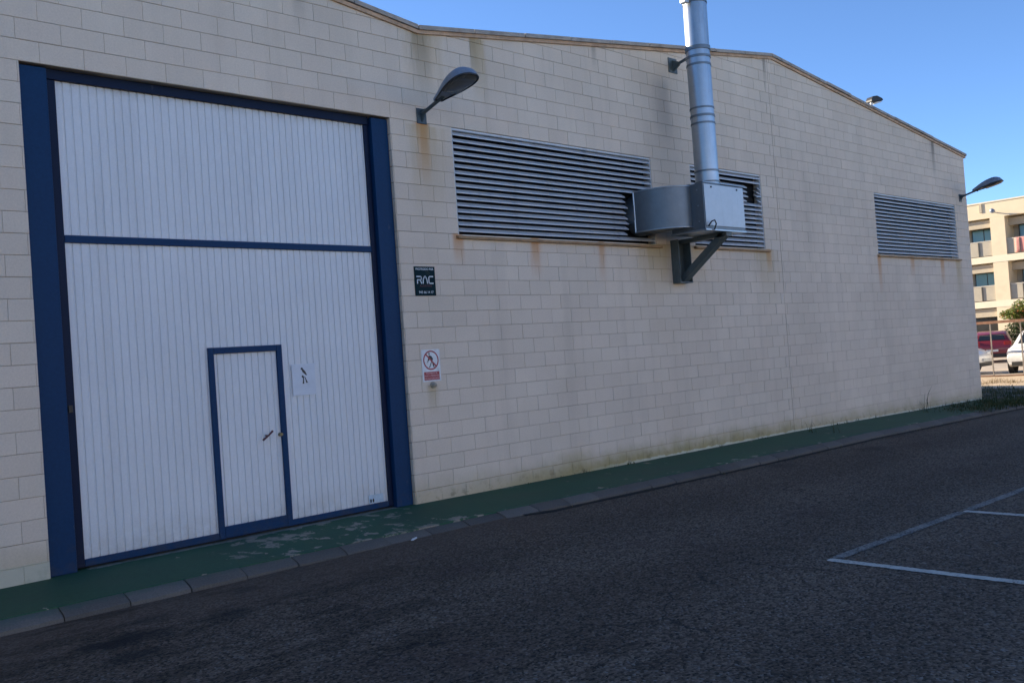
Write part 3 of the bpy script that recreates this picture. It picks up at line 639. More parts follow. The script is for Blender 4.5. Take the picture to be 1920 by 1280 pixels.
text_mesh('lettering', '943 66 14 17', 0.043, M['sign_text'], sg, (0.005, -0.0115, 0.042), bold=0.0006)

sg = thing('pedestrian_prohibition_sign', 'white sign with red crossed-out walking figure and red text panel', 'sign', (4.545, 0, 1.325), 0)
W_, H_ = 0.290, 0.40
MB().box(-W_ / 2, W_ / 2, -0.008, -0.003, 0, H_).obj('board', M['sign_white'], sg)
b = MB(); cz_ = 0.265
flat_poly(b, [(-0.035, cz_ + 0.088), (-0.022, cz_ + 0.096), (-0.012, cz_ + 0.086), (-0.016, cz_ + 0.068), (-0.03, cz_ + 0.066)], -0.0085)
flat_poly(b, [(-0.028, cz_ + 0.064), (0.012, cz_ + 0.052), (0.034, cz_ + 0.02), (0.024, cz_ - 0.015), (0.002, cz_ - 0.02), (-0.008, cz_ + 0.018), (-0.04, cz_ - 0.008), (-0.05, cz_ - 0.03), (-0.058, cz_ - 0.024), (-0.045, cz_ + 0.02)], -0.0085)
flat_poly(b, [(0.002, cz_ - 0.018), (0.016, cz_ - 0.018), (-0.008, cz_ - 0.06), (-0.02, cz_ - 0.092), (-0.038, cz_ - 0.092)], -0.0085)
flat_poly(b, [(0.012, cz_ - 0.02), (0.026, cz_ - 0.018), (0.046, cz_ - 0.065), (0.052, cz_ - 0.09), (0.035, cz_ - 0.09)], -0.0085)
b.obj('walking_figure', M['sign_black'], sg)
b = MB(); disc_ring(b, 0, cz_, 0.122, 0.104, -0.0092); ribbon(b, [(-0.078, cz_ + 0.078), (0.078, cz_ - 0.078)], 0.02, -0.0094); b.obj('prohibition_ring', M['sign_red'], sg)
b = MB(); flat_poly(b, [(-0.122, 0.018), (0.122, 0.018), (0.122, 0.122), (-0.122, 0.122)], -0.0085); b.obj('text_panel', M['sign_red'], sg)
for s_, z in (('PROHIBIDO EL', 0.103), ('PASO A PERSONAL', 0.071), ('NO AUTORIZADO', 0.038)): text_mesh('lettering', s_, 0.0275, M['sign_red_text'], sg, (0, -0.0095, z), bold=0.0004)

kn = thing('wall_outlet', 'small round dirty spigot in the wall under the prohibition sign', 'outlet', (4.555, 0, 1.283))
MB().tube([(0, 0.01, 0), (0, -0.02, 0)], [0.042, 0.038], 16).obj('collar', M['ceramic'], kn, smooth=40)
MB().tube([(0, -0.02, 0), (0.0, -0.05, -0.004), (0, -0.06, -0.006)], [0.03, 0.03, 0.018], 14).obj('cap', M['ceramic'], kn, smooth=40)

pb = thing('faded_door_sign', 'bleached square sign with remains of a black walking figure on the gate', 'sign', (2.81, YP + 0.002, 1.295))
MB().box(-0.148, 0.148, -0.006, -0.002, 0, 0.355).obj('board', M['faded_board'], pb)
b = MB(); q = lambda pts: flat_poly(b, [(u, 0.355 - v_) for u, v_ in pts], -0.0072)
q([(-0.02 + 0.016 * math.cos(a), 0.055 + 0.014 * math.sin(a)) for a in [k * math.pi / 4 for k in range(8)]])
q([(-0.022, 0.07), (-0.004, 0.06), (0.022, 0.085), (0.04, 0.125), (0.036, 0.135), (0.022, 0.125), (0.0, 0.105), (-0.016, 0.09)])
q([(-0.026, 0.135), (-0.014, 0.128), (0.002, 0.142), (0.0, 0.2), (0.0, 0.225), (-0.022, 0.225), (-0.016, 0.20), (-0.012, 0.16), (-0.026, 0.152)])
q([(0.006, 0.145), (0.016, 0.148), (0.036, 0.19), (0.048, 0.215), (0.026, 0.22), (0.022, 0.195)])
b.obj('walking_figure', M['sign_black'], pb)
st = thing('maker_sticker', 'small pale blue sticker with black specks at the bottom right of the gate', 'sticker', (3.68, YP + 0.006, -0.06))
MB().box(-0.105, 0.105, -0.004, -0.001, 0, 0.10).obj('label_sheet', M['sticker_pale'], st)
b = MB()
for ox in (-0.075, -0.04): flat_poly(b, [(ox - 0.01, 0.01), (ox + 0.008, 0.012), (ox + 0.012, 0.04), (ox, 0.058), (ox - 0.014, 0.045)], -0.0045)
b.obj('print', M['sign_black'], st)

# ------------------------------------------------------------------ wall lamps
def wall_lamp(label, loc, k=1.0):
    t = thing('wall_lamp', label, 'lamp', loc, 0, 'grey street lamp heads on wall brackets')
    b = MB(); b.box(-0.075, 0.075, -0.016, -0.002, -0.12, 0.075); b.prism([(-0.016, 0.06), (-0.12, 0.05), (-0.016, -0.10)], lambda u, v_, t_: (t_, u, v_), -0.012, 0.012)
    b.obj('bracket', M['lamp_bracket'], t, bevel=0.003)
    MB().tube([(0, -0.02, 0.0), (0, -0.46, 0.115)], 0.024, 12).obj('arm', M['lamp_bracket'], t, smooth=40)
    # head: teardrop seen from above, domed, along -y, tilted up
    tilt = R(12.5); N = 16; K = 14; L = 0.735; vs = []; dirv = Vector((0, -math.cos(tilt), math.sin(tilt))); nv = Vector((0, math.sin(tilt), math.cos(tilt))); o0 = Vector((0, -0.33, 0.085))
    def width(s_): return 1.08 * wid0(s_)
    def wid0(s_): return 0.045 + 0.115 * math.sin(min(1, s_ / 0.72) * math.pi / 2) ** 1.4 if s_ < 0.72 else 0.16 * math.sqrt(max(0, 1 - ((s_ - 0.72) / 0.28) ** 2.2))
    def height(s_): return 0.06 + 0.105 * math.sin(min(1, s_ / 0.65) * math.pi / 2) if s_ < 0.65 else 0.165 * max(0, 1 - ((s_ - 0.65) / 0.35) ** 2.4) ** 0.6
    for i in range(K + 1):
        s_ = i / K; w_ = max(width(s_), 0.004); h_ = max(height(s_), 0.006)
        for k_ in range(N + 1):
            a = math.pi * k_ / N; vs.append(o0 + dirv * (L * s_) + Vector((w_ * math.cos(a), 0, 0)) + nv * (h_ * math.sin(a) ** 0.8))
    n1 = N + 1; fs = [(i * n1 + k_, i * n1 + k_ + 1, (i + 1) * n1 + k_ + 1, (i + 1) * n1 + k_) for i in range(K) for k_ in range(N)]
    fs += [tuple(range(n1))] + [(i * n1, (i + 1) * n1, (i + 1) * n1 + N, i * n1 + N) for i in range(K)]
    b = MB(); b.add(vs, fs); b.obj('housing', M['lamp_grey'], t, smooth=35)
    def ring_pts(s0, s1, f, off):
        ss = [s0 + (s1 - s0) * i / 20 for i in range(21)]
        return [o0 + dirv * (L * q_) + Vector((width(min(q_, 0.995)) * f, 0, 0)) - nv * off for q_ in ss] + [o0 + dirv * (L * q_) - Vector((width(min(q_, 0.995)) * f, 0, 0)) - nv * off for q_ in reversed(ss)]
    b = MB(); b.tube(ring_pts(0.05, 0.985, 1.0, 0.004) + [ring_pts(0.05, 0.985, 1.0, 0.004)[0]], 0.011, 6, False); b.obj('rim', M['lamp_rim'], t, smooth=60)
    P1 = ring_pts(0.34, 0.96, 0.88, 0.006); P2 = ring_pts(0.40, 0.90, 0.66, 0.038); n = len(P1)
    b = MB(); b.add(P1 + P2, [(i, (i + 1) % n, (i + 1) % n + n, i + n) for i in range(n)] + [tuple(range(n, 2 * n))]); b.obj('lens', M['lamp_glass'], t, smooth=45)
    b = MB(); c0 = o0 + dirv * 0.10 - nv * 0.01; b.tube([c0, c0 - nv * 0.03], 0.012, 8); b.obj('clip', M['lamp_rim'], t)
    return t
wall_lamp('grey teardrop lamp on a bracket above the wall between gate and louvre', (4.665, 0, 4.70))
wall_lamp('grey teardrop lamp at the far right corner of the warehouse wall', (22.05, 0, 4.82))

# ------------------------------------------------------------------ extraction unit with chimney
EX = thing('extraction_chimney', 'galvanised fan box and tall metal chimney pipe on a steel wall bracket', 'chimney', (9.8, -0.7, 3.3))
def loc(v): return (v[0] - 9.8, v[1] + 0.7, v[2] - 3.3)
class LB(MB):
    def add(s, vs, fs): return MB.add(s, [loc(p) for p in vs], fs)
b = LB(); b.box(9.2, 10.3, -1.03, -0.40, 3.30, 4.005); fan = b.obj('fan_box', M['galvanised_dull'], EX, bevel=0.006)
b = LB(); b.box(9.215, 10.285, -1.044, -1.031, 3.345, 3.985); b.obj('front_panel', M['panel_metal'], fan, bevel=0.004)
for x in (9.40, 10.10):
    b = LB(); b.tube([(x, -1.045, 3.945), (x, -1.053, 3.945)], 0.016, 8); b.obj('screw', M['screw'], fan)
b = LB(); b.box(9.19, 10.31, -1.05, -0.39, 3.272, 3.299); b.obj('flange', M['galvanised'], fan, bevel=0.003)
b = LB(); b.box(9.185, 10.315, -1.055, -1.03, 4.006, 4.02); b.obj('flange', M['galvanised'], fan, bevel=0.003)
for z in (3.42, 3.66, 3.90):
    b = LB(); b.tube([(9.199, -0.93, z), (9.190, -0.93, z)], 0.012, 8); b.obj('bolt', M['galvanised'], fan)
# curved duct coming out of the louvre and turning into the box
arc = [(9.2 - 0.50 * math.cos(a), -0.08 - 0.72 * math.sin(a)) for a in [math.pi / 2 * k / 14 for k in range(15)]]
plan = arc + [(9.2, -0.08)]
b = LB(); b.prism(plan, lambda u, v_, t_: (u, v_, t_), 3.355, 3.985); duct = b.obj('curved_duct', M['galvanised_dull'], EX, smooth=30, bevel=0.004)
b = LB(); b.tube([(*p, 3.985) for p in arc], 0.012, 6); b.tube([(*p, 3.355) for p in arc], 0.012, 6); b.tube([(8.698, -0.082, 3.35), (8.698, -0.082, 3.99)], 0.014, 6); b.obj('seam', M['galvanised'], duct, smooth=60)
b = LB(); b.tube([(9.0, 0.10, 3.66), (9.0, -0.09, 3.66)], 0.335, 32); b.obj('inlet_collar', M['galvanised_dull'], EX, smooth=40)
b = LB(); b.prism([(9.16, 3.99), (9.62, 4.006), (9.62, 4.07), (9.55, 4.09)], lambda u, v_, t_: (u, t_, v_), -0.55, -0.46); b.obj('cowl_edge', M['galvanised_dull'], EX)
PXC, PYC, PR = 9.81, -0.71, 0.187
b = LB(); b.tube([(PXC, PYC, 4.0), (PXC, PYC, 4.9), (PXC, PYC, 6.05), (PXC + 0.015, PYC, 7.0), (PXC + 0.03, PYC, 8.7)], PR, 40); pipe = b.obj('pipe', M['galvanised'], EX, smooth=40)
for z, r_, h_ in [(4.275, 0.195, 0.014), (4.10, 0.197, 0.012), (5.035, 0.195, 0.014), (5.155, 0.196, 0.018), (5.28, 0.195, 0.014), (5.975, 0.196, 0.016), (6.10, 0.198, 0.018), (6.235, 0.202, 0.03), (6.975, 0.196, 0.014), (7.10, 0.196, 0.014)]:
    b = LB(); b.tube([(PXC + max(0, z - 6) * 0.014, PYC, z - h_), (PXC + max(0, z - 6) * 0.014, PYC, z + h_)], r_, 40); b.obj('joint_band', M['galvanised_dull'], pipe, smooth=40)
b = LB(); b.box(9.50, 9.60, -0.76, -0.66, 6.93, 7.14); b.box(9.60, 9.66, -0.72, -0.70, 7.0, 7.06); b.obj('guy_lug', M['panel_metal'], pipe, bevel=0.004)
# wall stay of the pipe
b = LB(); b.box(9.975, 10.205, -0.014, -0.002, 6.10, 6.345); b.prism([(-0.014, 6.31), (-0.15, 6.25), (-0.15, 6.20), (-0.014, 6.12)], lambda u, v_, t_: (t_, u, v_), 10.07, 10.11)
b.bar((10.09, -0.10, 6.22), (PXC + 0.12, PYC + 0.14, 6.235), 0.035, 0.035); b.obj('wall_stay', M['steel_green'], EX)
# bracket
b = LB()
for x in (9.67, 9.99): b.box(x, x + 0.012, -0.16, -0.004, 2.58, 3.27)
b.box(9.682, 9.99, -0.016, -0.004, 2.60, 3.27); b.box(9.665, 10.005, -0.165, -0.002, 2.565, 2.58)
b.obj('bracket_post', M['steel_green'], EX)
b = LB(); b.bar((9.84, -0.10, 2.62), (9.84, -0.93, 3.245), 0.15, 0.10); b.bar((9.84, -0.03, 3.24), (9.84, -1.02, 3.24), 0.15, 0.06); b.obj('brace', M['steel_green'], EX)
b = LB(); b.tube([(9.235, -1.06, 3.33 + 0.0), (9.27, -1.10, 3.40), (9.33, -1.115, 3.42), (9.39, -1.10, 3.37), (9.385, -1.06, 3.28)], 0.011, 8); b.obj('cable', M['black'], EX, smooth=60)

# ------------------------------------------------------------------ floodlight on the roof edge
FL = thing('floodlight', 'black floodlight on a short white post above the roof edge', 'floodlight', (17.72, 0.14, roof(17.72)))
b = MB(); b.tube([(0, 0, -0.05), (0, 0, 0.22)], 0.030, 10); b.obj('post', M['sign_white'], FL, smooth=40)
ff = lambda u, v_, t_: (u * 0.62 + t_ * 0.3, t_ - u * 0.47, v_ + 0.02)
b = MB(); b.prism([(-0.07, 0.19), (-0.075, 0.24), (-0.03, 0.31), (0.10, 0.32), (0.24, 0.26), (0.28, 0.22), (0.24, 0.195), (0.08, 0.185)], ff, -0.09, 0.09); b.obj('housing', M['sign_black'], FL, bevel=0.012)
b = MB(); b.prism([(0.08, 0.180), (0.25, 0.190), (0.20, 0.165), (0.10, 0.15)], ff, -0.08, 0.08); b.obj('glass', M['sign_text'], FL)

# ------------------------------------------------------------------ fence, shrub
FE = thing('fence', 'rusty top rail fence on thin posts in front of the car park', 'fence', (33.5, 3.0, -0.41))
MB().box(-0.03, 0.03, -16, 22, 1.93, 2.03).obj('top_rail', M['rusty_steel'], FE)
MB().box(-0.02, 0.02, -16, 22, 0.0, 0.03).obj('bottom_rail', M['rusty_steel'], FE)
pm = MB().box(-0.02, 0.02, -0.02, 0.02, -0.1, 1.935).mesh('post', M['post_steel'])
for k in range(-15, 20): link('post', pm, FE, (0.0, 0.53 + 1.03 * k, 0))
for z in (0.5, 1.0, 1.5): MB().tube([(0.025, -16, z), (0.025, 22, z)], 0.004, 5).obj('wire', M['post_steel'], FE)
def leaf_cloud(b, centres, n, size, rnd):
    for _ in range(n):
        c, rad = rnd.choice(centres); d = Vector((rnd.gauss(0, 1), rnd.gauss(0, 1), rnd.gauss(0, 1))); d.normalize()
        p = Vector(c) + Vector((d.x * rad[0], d.y * rad[1], d.z * rad[2])) * rnd.uniform(0.35, 1.08)
        u = Vector((rnd.gauss(0, 1), rnd.gauss(0, 1), rnd.gauss(0, 0.6))).normalized(); v_ = u.cross(Vector((rnd.gauss(0, 1), rnd.gauss(0, 1), rnd.gauss(0, 1)))).normalized()
        L = size * rnd.uniform(0.6, 1.4); b.add([p - u * L, p + v_ * L * 0.45, p + u * L, p - v_ * L * 0.45], [(0, 1, 2, 3)])
def shrub(name, label, base, centres, nl, nf, size, lm, fm, seed, cat='shrub'):
    rnd = random.Random(seed); t = thing(name, label, cat, base)
    b = MB()
    for c, rad in centres:
        m_ = Vector(c) * 0.5 + Vector((rnd.uniform(-.15, .15), rnd.uniform(-.15, .15), 0)); b.tube([(0, 0, -0.1), m_, c], [0.05, 0.035, 0.012], 7)
        for k in range(5):
            e = Vector(c) + Vector((rnd.uniform(-1, 1) * rad[0], rnd.uniform(-1, 1) * rad[1], rnd.uniform(-.6, 1) * rad[2])); b.tube([m_, (m_ + e) / 2 + Vector((0, 0, .05)), e], [0.02, 0.012, 0.005], 5)
    b.obj('trunk', M['bark'], t, smooth=60)
    b = MB(); leaf_cloud(b, centres, nl, size, rnd); b.obj('crown', M[lm], t)
    if nf: b = MB(); leaf_cloud(b, [(c, tuple(q_ * 1.03 for q_ in rad)) for c, rad in centres], nf, size * 0.9, rnd); b.obj('blossom', M[fm], t)
    return t
shrub('flowering_shrub', 'green shrub with orange-red blossom growing over the fence rail', (34.1, 1.7, -0.4),
      [((0.0, 1.20, 2.22), (0.35, 0.45, 0.20)), ((0, 0.75, 2.40), (0.4, 0.5, 0.36)), ((0, 0.1, 2.55), (0.5, 0.6, 0.45)), ((0.1, -0.7, 2.5), (0.5, 0.7, 0.5)), ((0.2, -1.4, 2.3), (0.4, 0.6, 0.5))], 5200, 620, 0.048, 'leaf', 'flower', 3)
shrub('dark_bush', 'dark green bush standing behind the red car', (53.5, 9.1, -0.4), [((0, 0, 1.5), (0.5, 0.6, 0.55)), ((0, -0.7, 1.2), (0.5, 0.5, 0.5)), ((0, 0.5, 1.0), (0.5, 0.5, 0.5))], 1800, 0, 0.07, 'leaf_dark', None, 5)

# ------------------------------------------------------------------ cars
def car(name, label, loc_, heading, paint, length=4.3, width=1.78, height=1.5, kind='hatch', front_plate=True):
    """+x is the front of the car"""
    t = thing(name, label, 'car', loc_, heading, 'cars parked behind the fence')
    h = height; wd = width / 2; L = length
    prof = {'hatch': [(0, .30, .62, .62), (.02, .24, .80, .80), (.05, .22, .92, .95), (.09, .20, .96, h * .90), (.20, .19, .96, h * .985), (.45, .19, .94, h), (.58, .19, .93, h * .96), (.74, .19, .90, .96), (.90, .20, .80, .84), (.97, .23, .70, .73), (1, .30, .58, .58)],
            'suv': [(0, .36, .72, .72), (.015, .30, .98, .98), (.04, .28, 1.06, 1.10), (.075, .26, 1.10, h * .90), (.16, .25, 1.10, h * .985), (.45, .25, 1.08, h), (.60, .25, 1.06, h * .96), (.74, .25, 1.02, 1.08), (.92, .26, .92, .97), (.98, .30, .80, .83), (1, .36, .66, .66)]}[kind]
    vs = []; n = 10
    for s_, zb, zm, zt in prof:
        x = (s_ - 0.5) * L; taper = 1 - 0.14 * abs(2 * s_ - 1) ** 4; wb = wd * taper; wt = wd * taper * (0.76 if zt > zm + 0.15 else 0.93)
        vs += [(x, -wb * 0.92, zb), (x, -wb, zb + 0.18), (x, -wb, zm - 0.08), (x, -wb * 0.965, zm), (x, -wt, zt - 0.03 if zt > zm else zt), (x, -wt * 0.85, zt), (x, wt * 0.85, zt), (x, wt, zt - 0.03 if zt > zm else zt), (x, wb * 0.965, zm), (x, wb, zm - 0.08), (x, wb, zb + 0.18), (x, wb * 0.92, zb)]
    n = 12; K = len(prof); b = MB()
    b.add(vs, [(i * n + k, i * n + (k + 1) % n, (i + 1) * n + (k + 1) % n, (i + 1) * n + k) for i in range(K - 1) for k in range(n)] + [tuple(range(n)), tuple((K - 1) * n + k for k in range(n))])
    b.obj('body', M[paint], t, smooth=35)
    V = [Vector(p) for p in vs]; P_ = lambda i, k: V[i * n + k]
    def pane(nm, q, out, mat='car_glass', f=0.86):
        c = sum(q, Vector()) / 4; q = [c + (p - c) * f + Vector(out) * 0.012 for p in q]; back = [p - Vector(out) * 0.02 for p in q]
        b = MB(); b.add(q + back, [(0, 1, 2, 3), (4, 7, 6, 5)] + [(i, (i + 1) % 4, (i + 1) % 4 + 4, i + 4) for i in range(4)]); return b.obj(nm, M[mat], t)
    for a, c in ((3, 5), (5, 6)) if True else (): 
        pane('side_window', [P_(a, 3), P_(c, 3), P_(c, 4), P_(a, 4)], (0, -1, 0.2)); pane('side_window', [P_(a, 8), P_(c, 8), P_(c, 7), P_(a, 7)], (0, 1, 0.2))
    pane('windscreen', [P_(7, 5), P_(7, 6), P_(6, 6), P_(6, 5)], (0.5, 0, 0.8), f=0.94); pane('rear_window', [P_(2, 5), P_(2, 6), P_(3, 6), P_(3, 5)], (-0.9, 0, 0.3), f=0.92)
    wr = 0.33 if kind == 'suv' else 0.30
    for sx in (0.19, 0.81):
        for sy in (-1, 1):
            x = (sx - 0.5) * L; y0 = sy * (wd - 0.20); y1 = sy * (wd + 0.005)
            b = MB(); b.tube([(x, y0, wr), (x, y0 + sy * 0.03, wr), (x, y1 - sy * 0.03, wr), (x, y1, wr)], [wr * .9, wr, wr, wr * .9], 20); wh = b.obj('wheel', M['tyre'], t, smooth=40)
            b = MB(); b.tube([(x, y1 + sy * 0.001, wr), (x, y1 + sy * 0.012, wr)], [wr * .62, wr * .5], 16); b.obj('rim', M['rim'], wh, smooth=40)
            b = MB(); b.tube([(x, y0 + sy * 0.02, wr), (x, sy * (wd * 0.99), wr)], wr * 1.16, 20); b.obj('wheel_arch', M['car_trim'], t, smooth=40)
    zl = prof[1][2]
    for sy in (-1, 1):
        MB().box(-L * .492, -L * .455, sy * wd * .58 if sy > 0 else -wd * .93, wd * .93 if sy > 0 else -wd * .58, zl - 0.12, zl + 0.06).obj('tail_light', M['tail_light'], t, bevel=0.01)
        MB().box(L * .45, L * .487, sy * wd * .5 if sy > 0 else -wd * .88, wd * .88 if sy > 0 else -wd * .5, prof[-2][2] - 0.10, prof[-2][2] + 0.03).obj('headlight', M['head_light'], t, bevel=0.01)
    MB().box(-L * .505, -L * .48, -wd * .78, wd * .78, .30, .46).obj('rear_bumper', M['car_trim'], t, bevel=0.01); MB().box(L * .48, L * .505, -wd * .7, wd * .7, .30, .46).obj('front_bumper', M['car_trim'], t, bevel=0.01)
    MB().box(-L * .507, -L * .49, -.26, .26, .56, .66).obj('number_plate', M['plate'], t); MB().box(L * .492, L * .507, -.26, .26, .50, .60).obj('number_plate', M['plate'], t)
    return t
car('parked_car', 'dark red car parked with its rear to the fence', (46.6, 8.05, -0.40), R(18), 'paint_red', 4.3, 1.80, 1.55, 'suv')
car('parked_car', 'white car half hidden behind the warehouse corner', (35.2, 6.60, -0.40), R(-90), 'paint_silver', 4.4, 1.80, 1.62, 'suv')
car('parked_car', 'sunlit white car close behind the fence at the right', (36.5, 2.66, -0.40), R(183), 'paint_white', 4.2, 1.80, 1.62, 'suv')

# ------------------------------------------------------------------ apartment building across the car park
AP = thing('apartment_building', 'cream three-storey apartment building with deep balconies in full sun', 'building', (63, 12.44, -0.4))
ZB = 0.4   # local z = world + 0.4
def ap(name, x0, x1, y0, y1, z0, z1, mat, parent=AP, bevel=0): return MB().box(x0, x1, y0 - 12.44, y1 - 12.44, z0 + ZB, z1 + ZB).obj(name, M[mat], parent, bevel=bevel)
BAY, PIER = 3.75, 0.91
Y0 = 12.44 - 5 * (BAY + PIER); Y1 = 12.44 + 4 * (BAY + PIER) + PIER
ap('core', 1.6, 14, Y0, Y1, -0.4, 9.5, 'recess_wall')
ap('parapet_beam', 0, 1.59, Y0, Y1, 8.53, 9.55, 'render_cream'); ap('parapet_cap', -0.05, 14.05, Y0 - 0.05, Y1 + 0.05, 9.552, 9.64, 'render_pale')
ap('floor_band', -0.02, 1.59, Y0, Y1, 5.55, 5.99, 'render_pale'); ap('floor_band', -0.02, 1.59, Y0, Y1, 2.56, 3.00, 'render_pale')
for k in range(-5, 5):
    py = 12.44 + k * (BAY + PIER)
    for z0, z1 in ((-0.4, 2.558), (3.002, 5.548), (5.992, 8.528)): ap('pier', 0.004, 1.59, py, py + PIER, z0, z1, 'render_cream')
    if k == 4: continue
    b0 = py + PIER; b1 = py + PIER + BAY
    for fl, (z0, z1) in enumerate(((3.002, 5.548), (5.992, 8.528))):
        ap('shutter_box', 0.28 if k >= 0 else 0.7, 0.50 if k >= 0 else 0.9, b0 + 0.002, b1 - 0.002, z1 - 0.60, z1 - 0.10, 'shutter_beige')
        ap('balcony_panel', 0.12, 0.17, b0 + 0.002, b1 - 0.002, z0 + 0.05, z0 + 1.0, 'balcony_panel')
        ap('handrail', 0.10, 0.19, b0 + 0.003, b1 - 0.003, z0 + 1.002, z0 + 1.05, 'frame_pale')
        for q_ in (0.22, 0.5, 0.78): ap('panel_post', 0.06, 0.115, b0 + BAY * q_, b0 + BAY * q_ + 0.06, z0 + 0.0, z0 + 1.0, 'frame_dark')
        wf = ap('window', 1.50, 1.585, b0 + 0.15, b0 + 1.75, z0 + 0.2, z0 + 2.0, 'frame_dark')
        for q_ in (0, 1): ap('pane', 1.47, 1.498, b0 + 0.21 + q_ * 0.76, b0 + 0.91 + q_ * 0.76, z0 + 0.26, z0 + 1.94, 'window_glass', wf)
        wf = ap('window', 1.50, 1.585, b0 + 2.3, b0 + 3.4, z0 + 0.9, z0 + 2.0, 'frame_dark'); ap('pane', 1.47, 1.498, b0 + 2.36, b0 + 3.34, z0 + 0.96, z0 + 1.94, 'window_glass', wf)
    ap('shopfront', 0.62, 0.68, b0 + 0.002, b1 - 0.002, -0.4, 1.85, 'shop_glass'); ap('fascia', 0.22, 0.55, b0 + 0.002, b1 - 0.002, 1.95, 2.50, 'shutter_beige')
ap('downpipe_box', -0.06, -0.002, 13.78, 13.95, 8.95, 9.55, 'shutter_beige')
wl_ = thing('facade_lamp', 'round grey lamp on the sunlit facade of the apartment building', 'lamp', (62.98, 12.95, 8.83))
MB().tube([(0, 0, 0), (-0.30, 0, 0.05)], 0.04, 8).obj('arm', M['lamp_grey'], wl_); MB().tube([(-0.22, 0, 0.05), (-0.42, 0, 0.07), (-0.66, 0, 0.09), (-0.74, 0, 0.09)], [0.06, 0.14, 0.15, 0.05], 16).obj('head', M['lamp_grey'], wl_, smooth=40)
tw = thing('balcony_cloth', 'pink cloth hung over an upper balcony of the apartment building', 'cloth', (63.1, 10.95, 6.05))
b = MB(); vs = []
for i in range(15):
    for j in range(6): vs.append((-0.01 + 0.03 * math.sin(i * 1.3) * (1 - j / 6), -1.1 + 2.1 * i / 14, 0.98 * j / 5))
b.add(vs, [(i * 6 + j, i * 6 + 6 + j, i * 6 + 7 + j, i * 6 + j + 1) for i in range(14) for j in range(5)]); o = b.obj('sheet', M['towel_pink'], tw, smooth=60); sl = o.modifiers.new('thickness', 'SOLIDIFY'); sl.thickness = 0.01

# ------------------------------------------------------------------ unseen factory added behind the camera to bounce sunlight onto the shaded wall
OP = thing('added_bounce_factory', 'long pale industrial building added unseen behind the viewer to bounce sunlight onto the warehouse wall', 'building', (0, -46, -0.4))
MB().box(-60, 70, -14, 0, -0.3, 6.8).obj('wall', M['render_pale'], OP); MB().box(-60.3, 70.3, -14.3, 0.3, 6.802, 7.1).obj('roof_edge', M['render_cream'], OP)
for k in range(12):
    x = -52 + k * 10
    MB().box(x, x + 4, 0.003, 0.08, 0.3, 4.2).obj('roller_door', M['balcony_panel'], OP)
    wf = MB().box(x + 5.2, x + 8.6, 0.003, 0.06, 2.6, 4.4).obj('window', M['frame_dark'], OP); MB().box(x + 5.3, x + 8.5, 0.062, 0.08, 2.7, 4.3).obj('pane', M['window_glass'], wf)
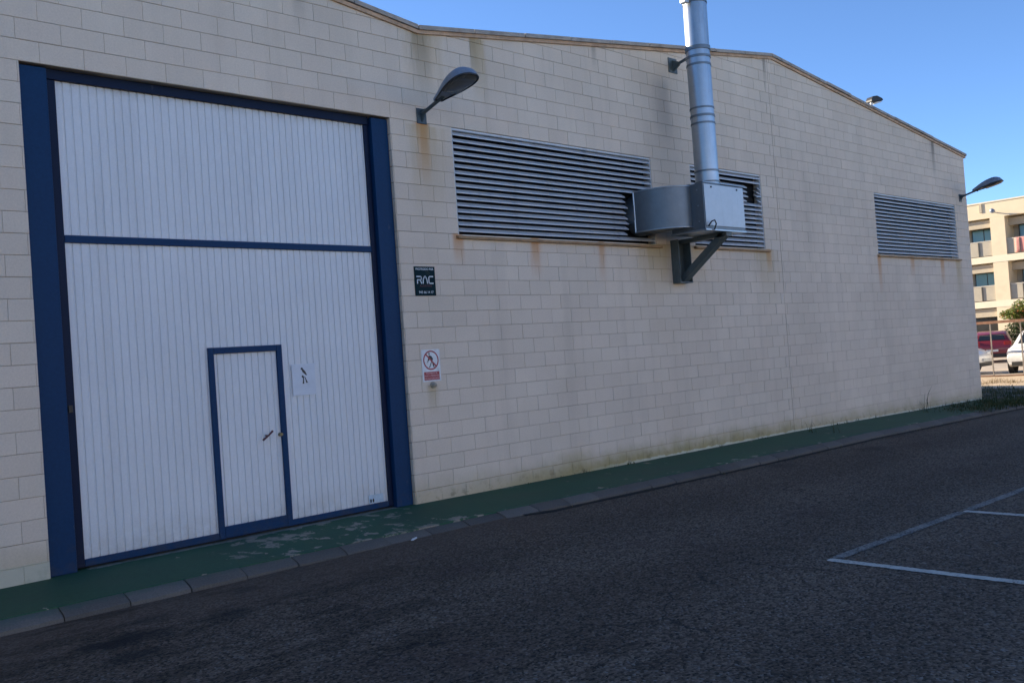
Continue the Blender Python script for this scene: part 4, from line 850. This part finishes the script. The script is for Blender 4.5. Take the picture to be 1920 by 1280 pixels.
# ------------------------------------------------------------------ weeds and litter
def tuft(b, x, y, z, n, h, rnd, spread=0.12):
    for _ in range(n):
        a = rnd.uniform(0, 2 * math.pi); lean = rnd.uniform(0.05, 0.7) * h; bx, by = x + rnd.gauss(0, spread), y + rnd.gauss(0, spread); hh = h * rnd.uniform(0.4, 1.15); wd = rnd.uniform(0.003, 0.008)
        d = Vector((math.cos(a), math.sin(a), 0)); s_ = Vector((-d.y, d.x, 0)) * wd; p0 = Vector((bx, by, z - 0.01)); p1 = p0 + d * lean * 0.35 + Vector((0, 0, hh * 0.6)); p2 = p0 + d * lean + Vector((0, 0, hh))
        b.add([p0 - s_, p0 + s_, p1 + s_ * 0.8, p1 - s_ * 0.8, p2], [(0, 1, 2, 3), (3, 2, 4)])
rnd = random.Random(11); b = MB()
for _ in range(420):                       # clump over the kerb end and the corner
    x = rnd.triangular(17.0, 27.0, 20.5); y = rnd.triangular(-1.75, -0.1, -1.3) if x < 22.6 else rnd.uniform(-1.7, 1.0)
    dens = min(1, max(0.15, (x - 16.5) / 2.5)); tuft(b, x, y, zs(x) - (0.02 if x < 22.5 else 0.05), int(16 * dens), rnd.uniform(0.05, 0.13) * (0.6 + 0.5 * dens), rnd, 0.11)
for _ in range(120): x = rnd.uniform(24, 27); tuft(b, x, rnd.uniform(-1.7, 3.0), -0.44, 14, rnd.uniform(0.06, 0.20), rnd, 0.14)
tag(b.obj('corner_weeds', M['grass_green']), 'low dark weeds creeping over the kerb at the warehouse corner', 'weeds', kind='stuff')
b = MB()
for _ in range(260):
    x = rnd.uniform(4.5, 18.5)
    if rnd.random() < 0.45 + 0.03 * x: tuft(b, x, kerb_y(x) - 0.195 + rnd.gauss(0, 0.012), zs(x) - KERB_DROP(x) - 0.005, rnd.randint(2, 7), rnd.uniform(0.015, 0.045), rnd, 0.02)
for xx in (13.0, 13.1, 12.95): tuft(b, xx, -0.25 - 0.8 * rnd.random(), zs(13), 5, 0.28, rnd, 0.03)
for _ in range(26): x = rnd.uniform(6, 22); tuft(b, x, -0.03 - 0.05 * rnd.random(), zs(x), rnd.randint(3, 9), rnd.uniform(0.03, 0.09), rnd, 0.03)
tuft(b, 2.2, -1.50, zs(2.2) - 0.1, 10, 0.03, rnd, 0.03); tuft(b, 18.7, -0.15, zs(18.7), 9, 0.55, rnd, 0.06)
tag(b.obj('kerb_weeds', M['grass_green']), 'thin line of small weeds growing in the gutter along the kerb', 'weeds', kind='stuff')
b = MB()
for _ in range(420): tuft(b, rnd.gauss(29.6, 0.35) if rnd.random() < 0.7 else rnd.uniform(27, 33), rnd.uniform(-1, 9), -0.43, 9, rnd.uniform(0.05, 0.16), rnd, 0.12)
tag(b.obj('dry_grass', M['grass_dry']), 'dry straw-coloured grass on the sunny sandy strip', 'grass', kind='stuff')
b = MB(); b.prism([(0.0, 0.0), (0.05, 0.005), (0.06, 0.03), (0.02, 0.045), (-0.015, 0.025)], lambda u, v_, t_: (u, v_, t_ + u * 0.25), 0, 0.006); o = b.obj('litter', M['sign_white']); o.location = (2.947, -1.56, za(2.947) + 0.045)
tag(o, 'tiny white scrap lying on the asphalt near the kerb', 'litter')
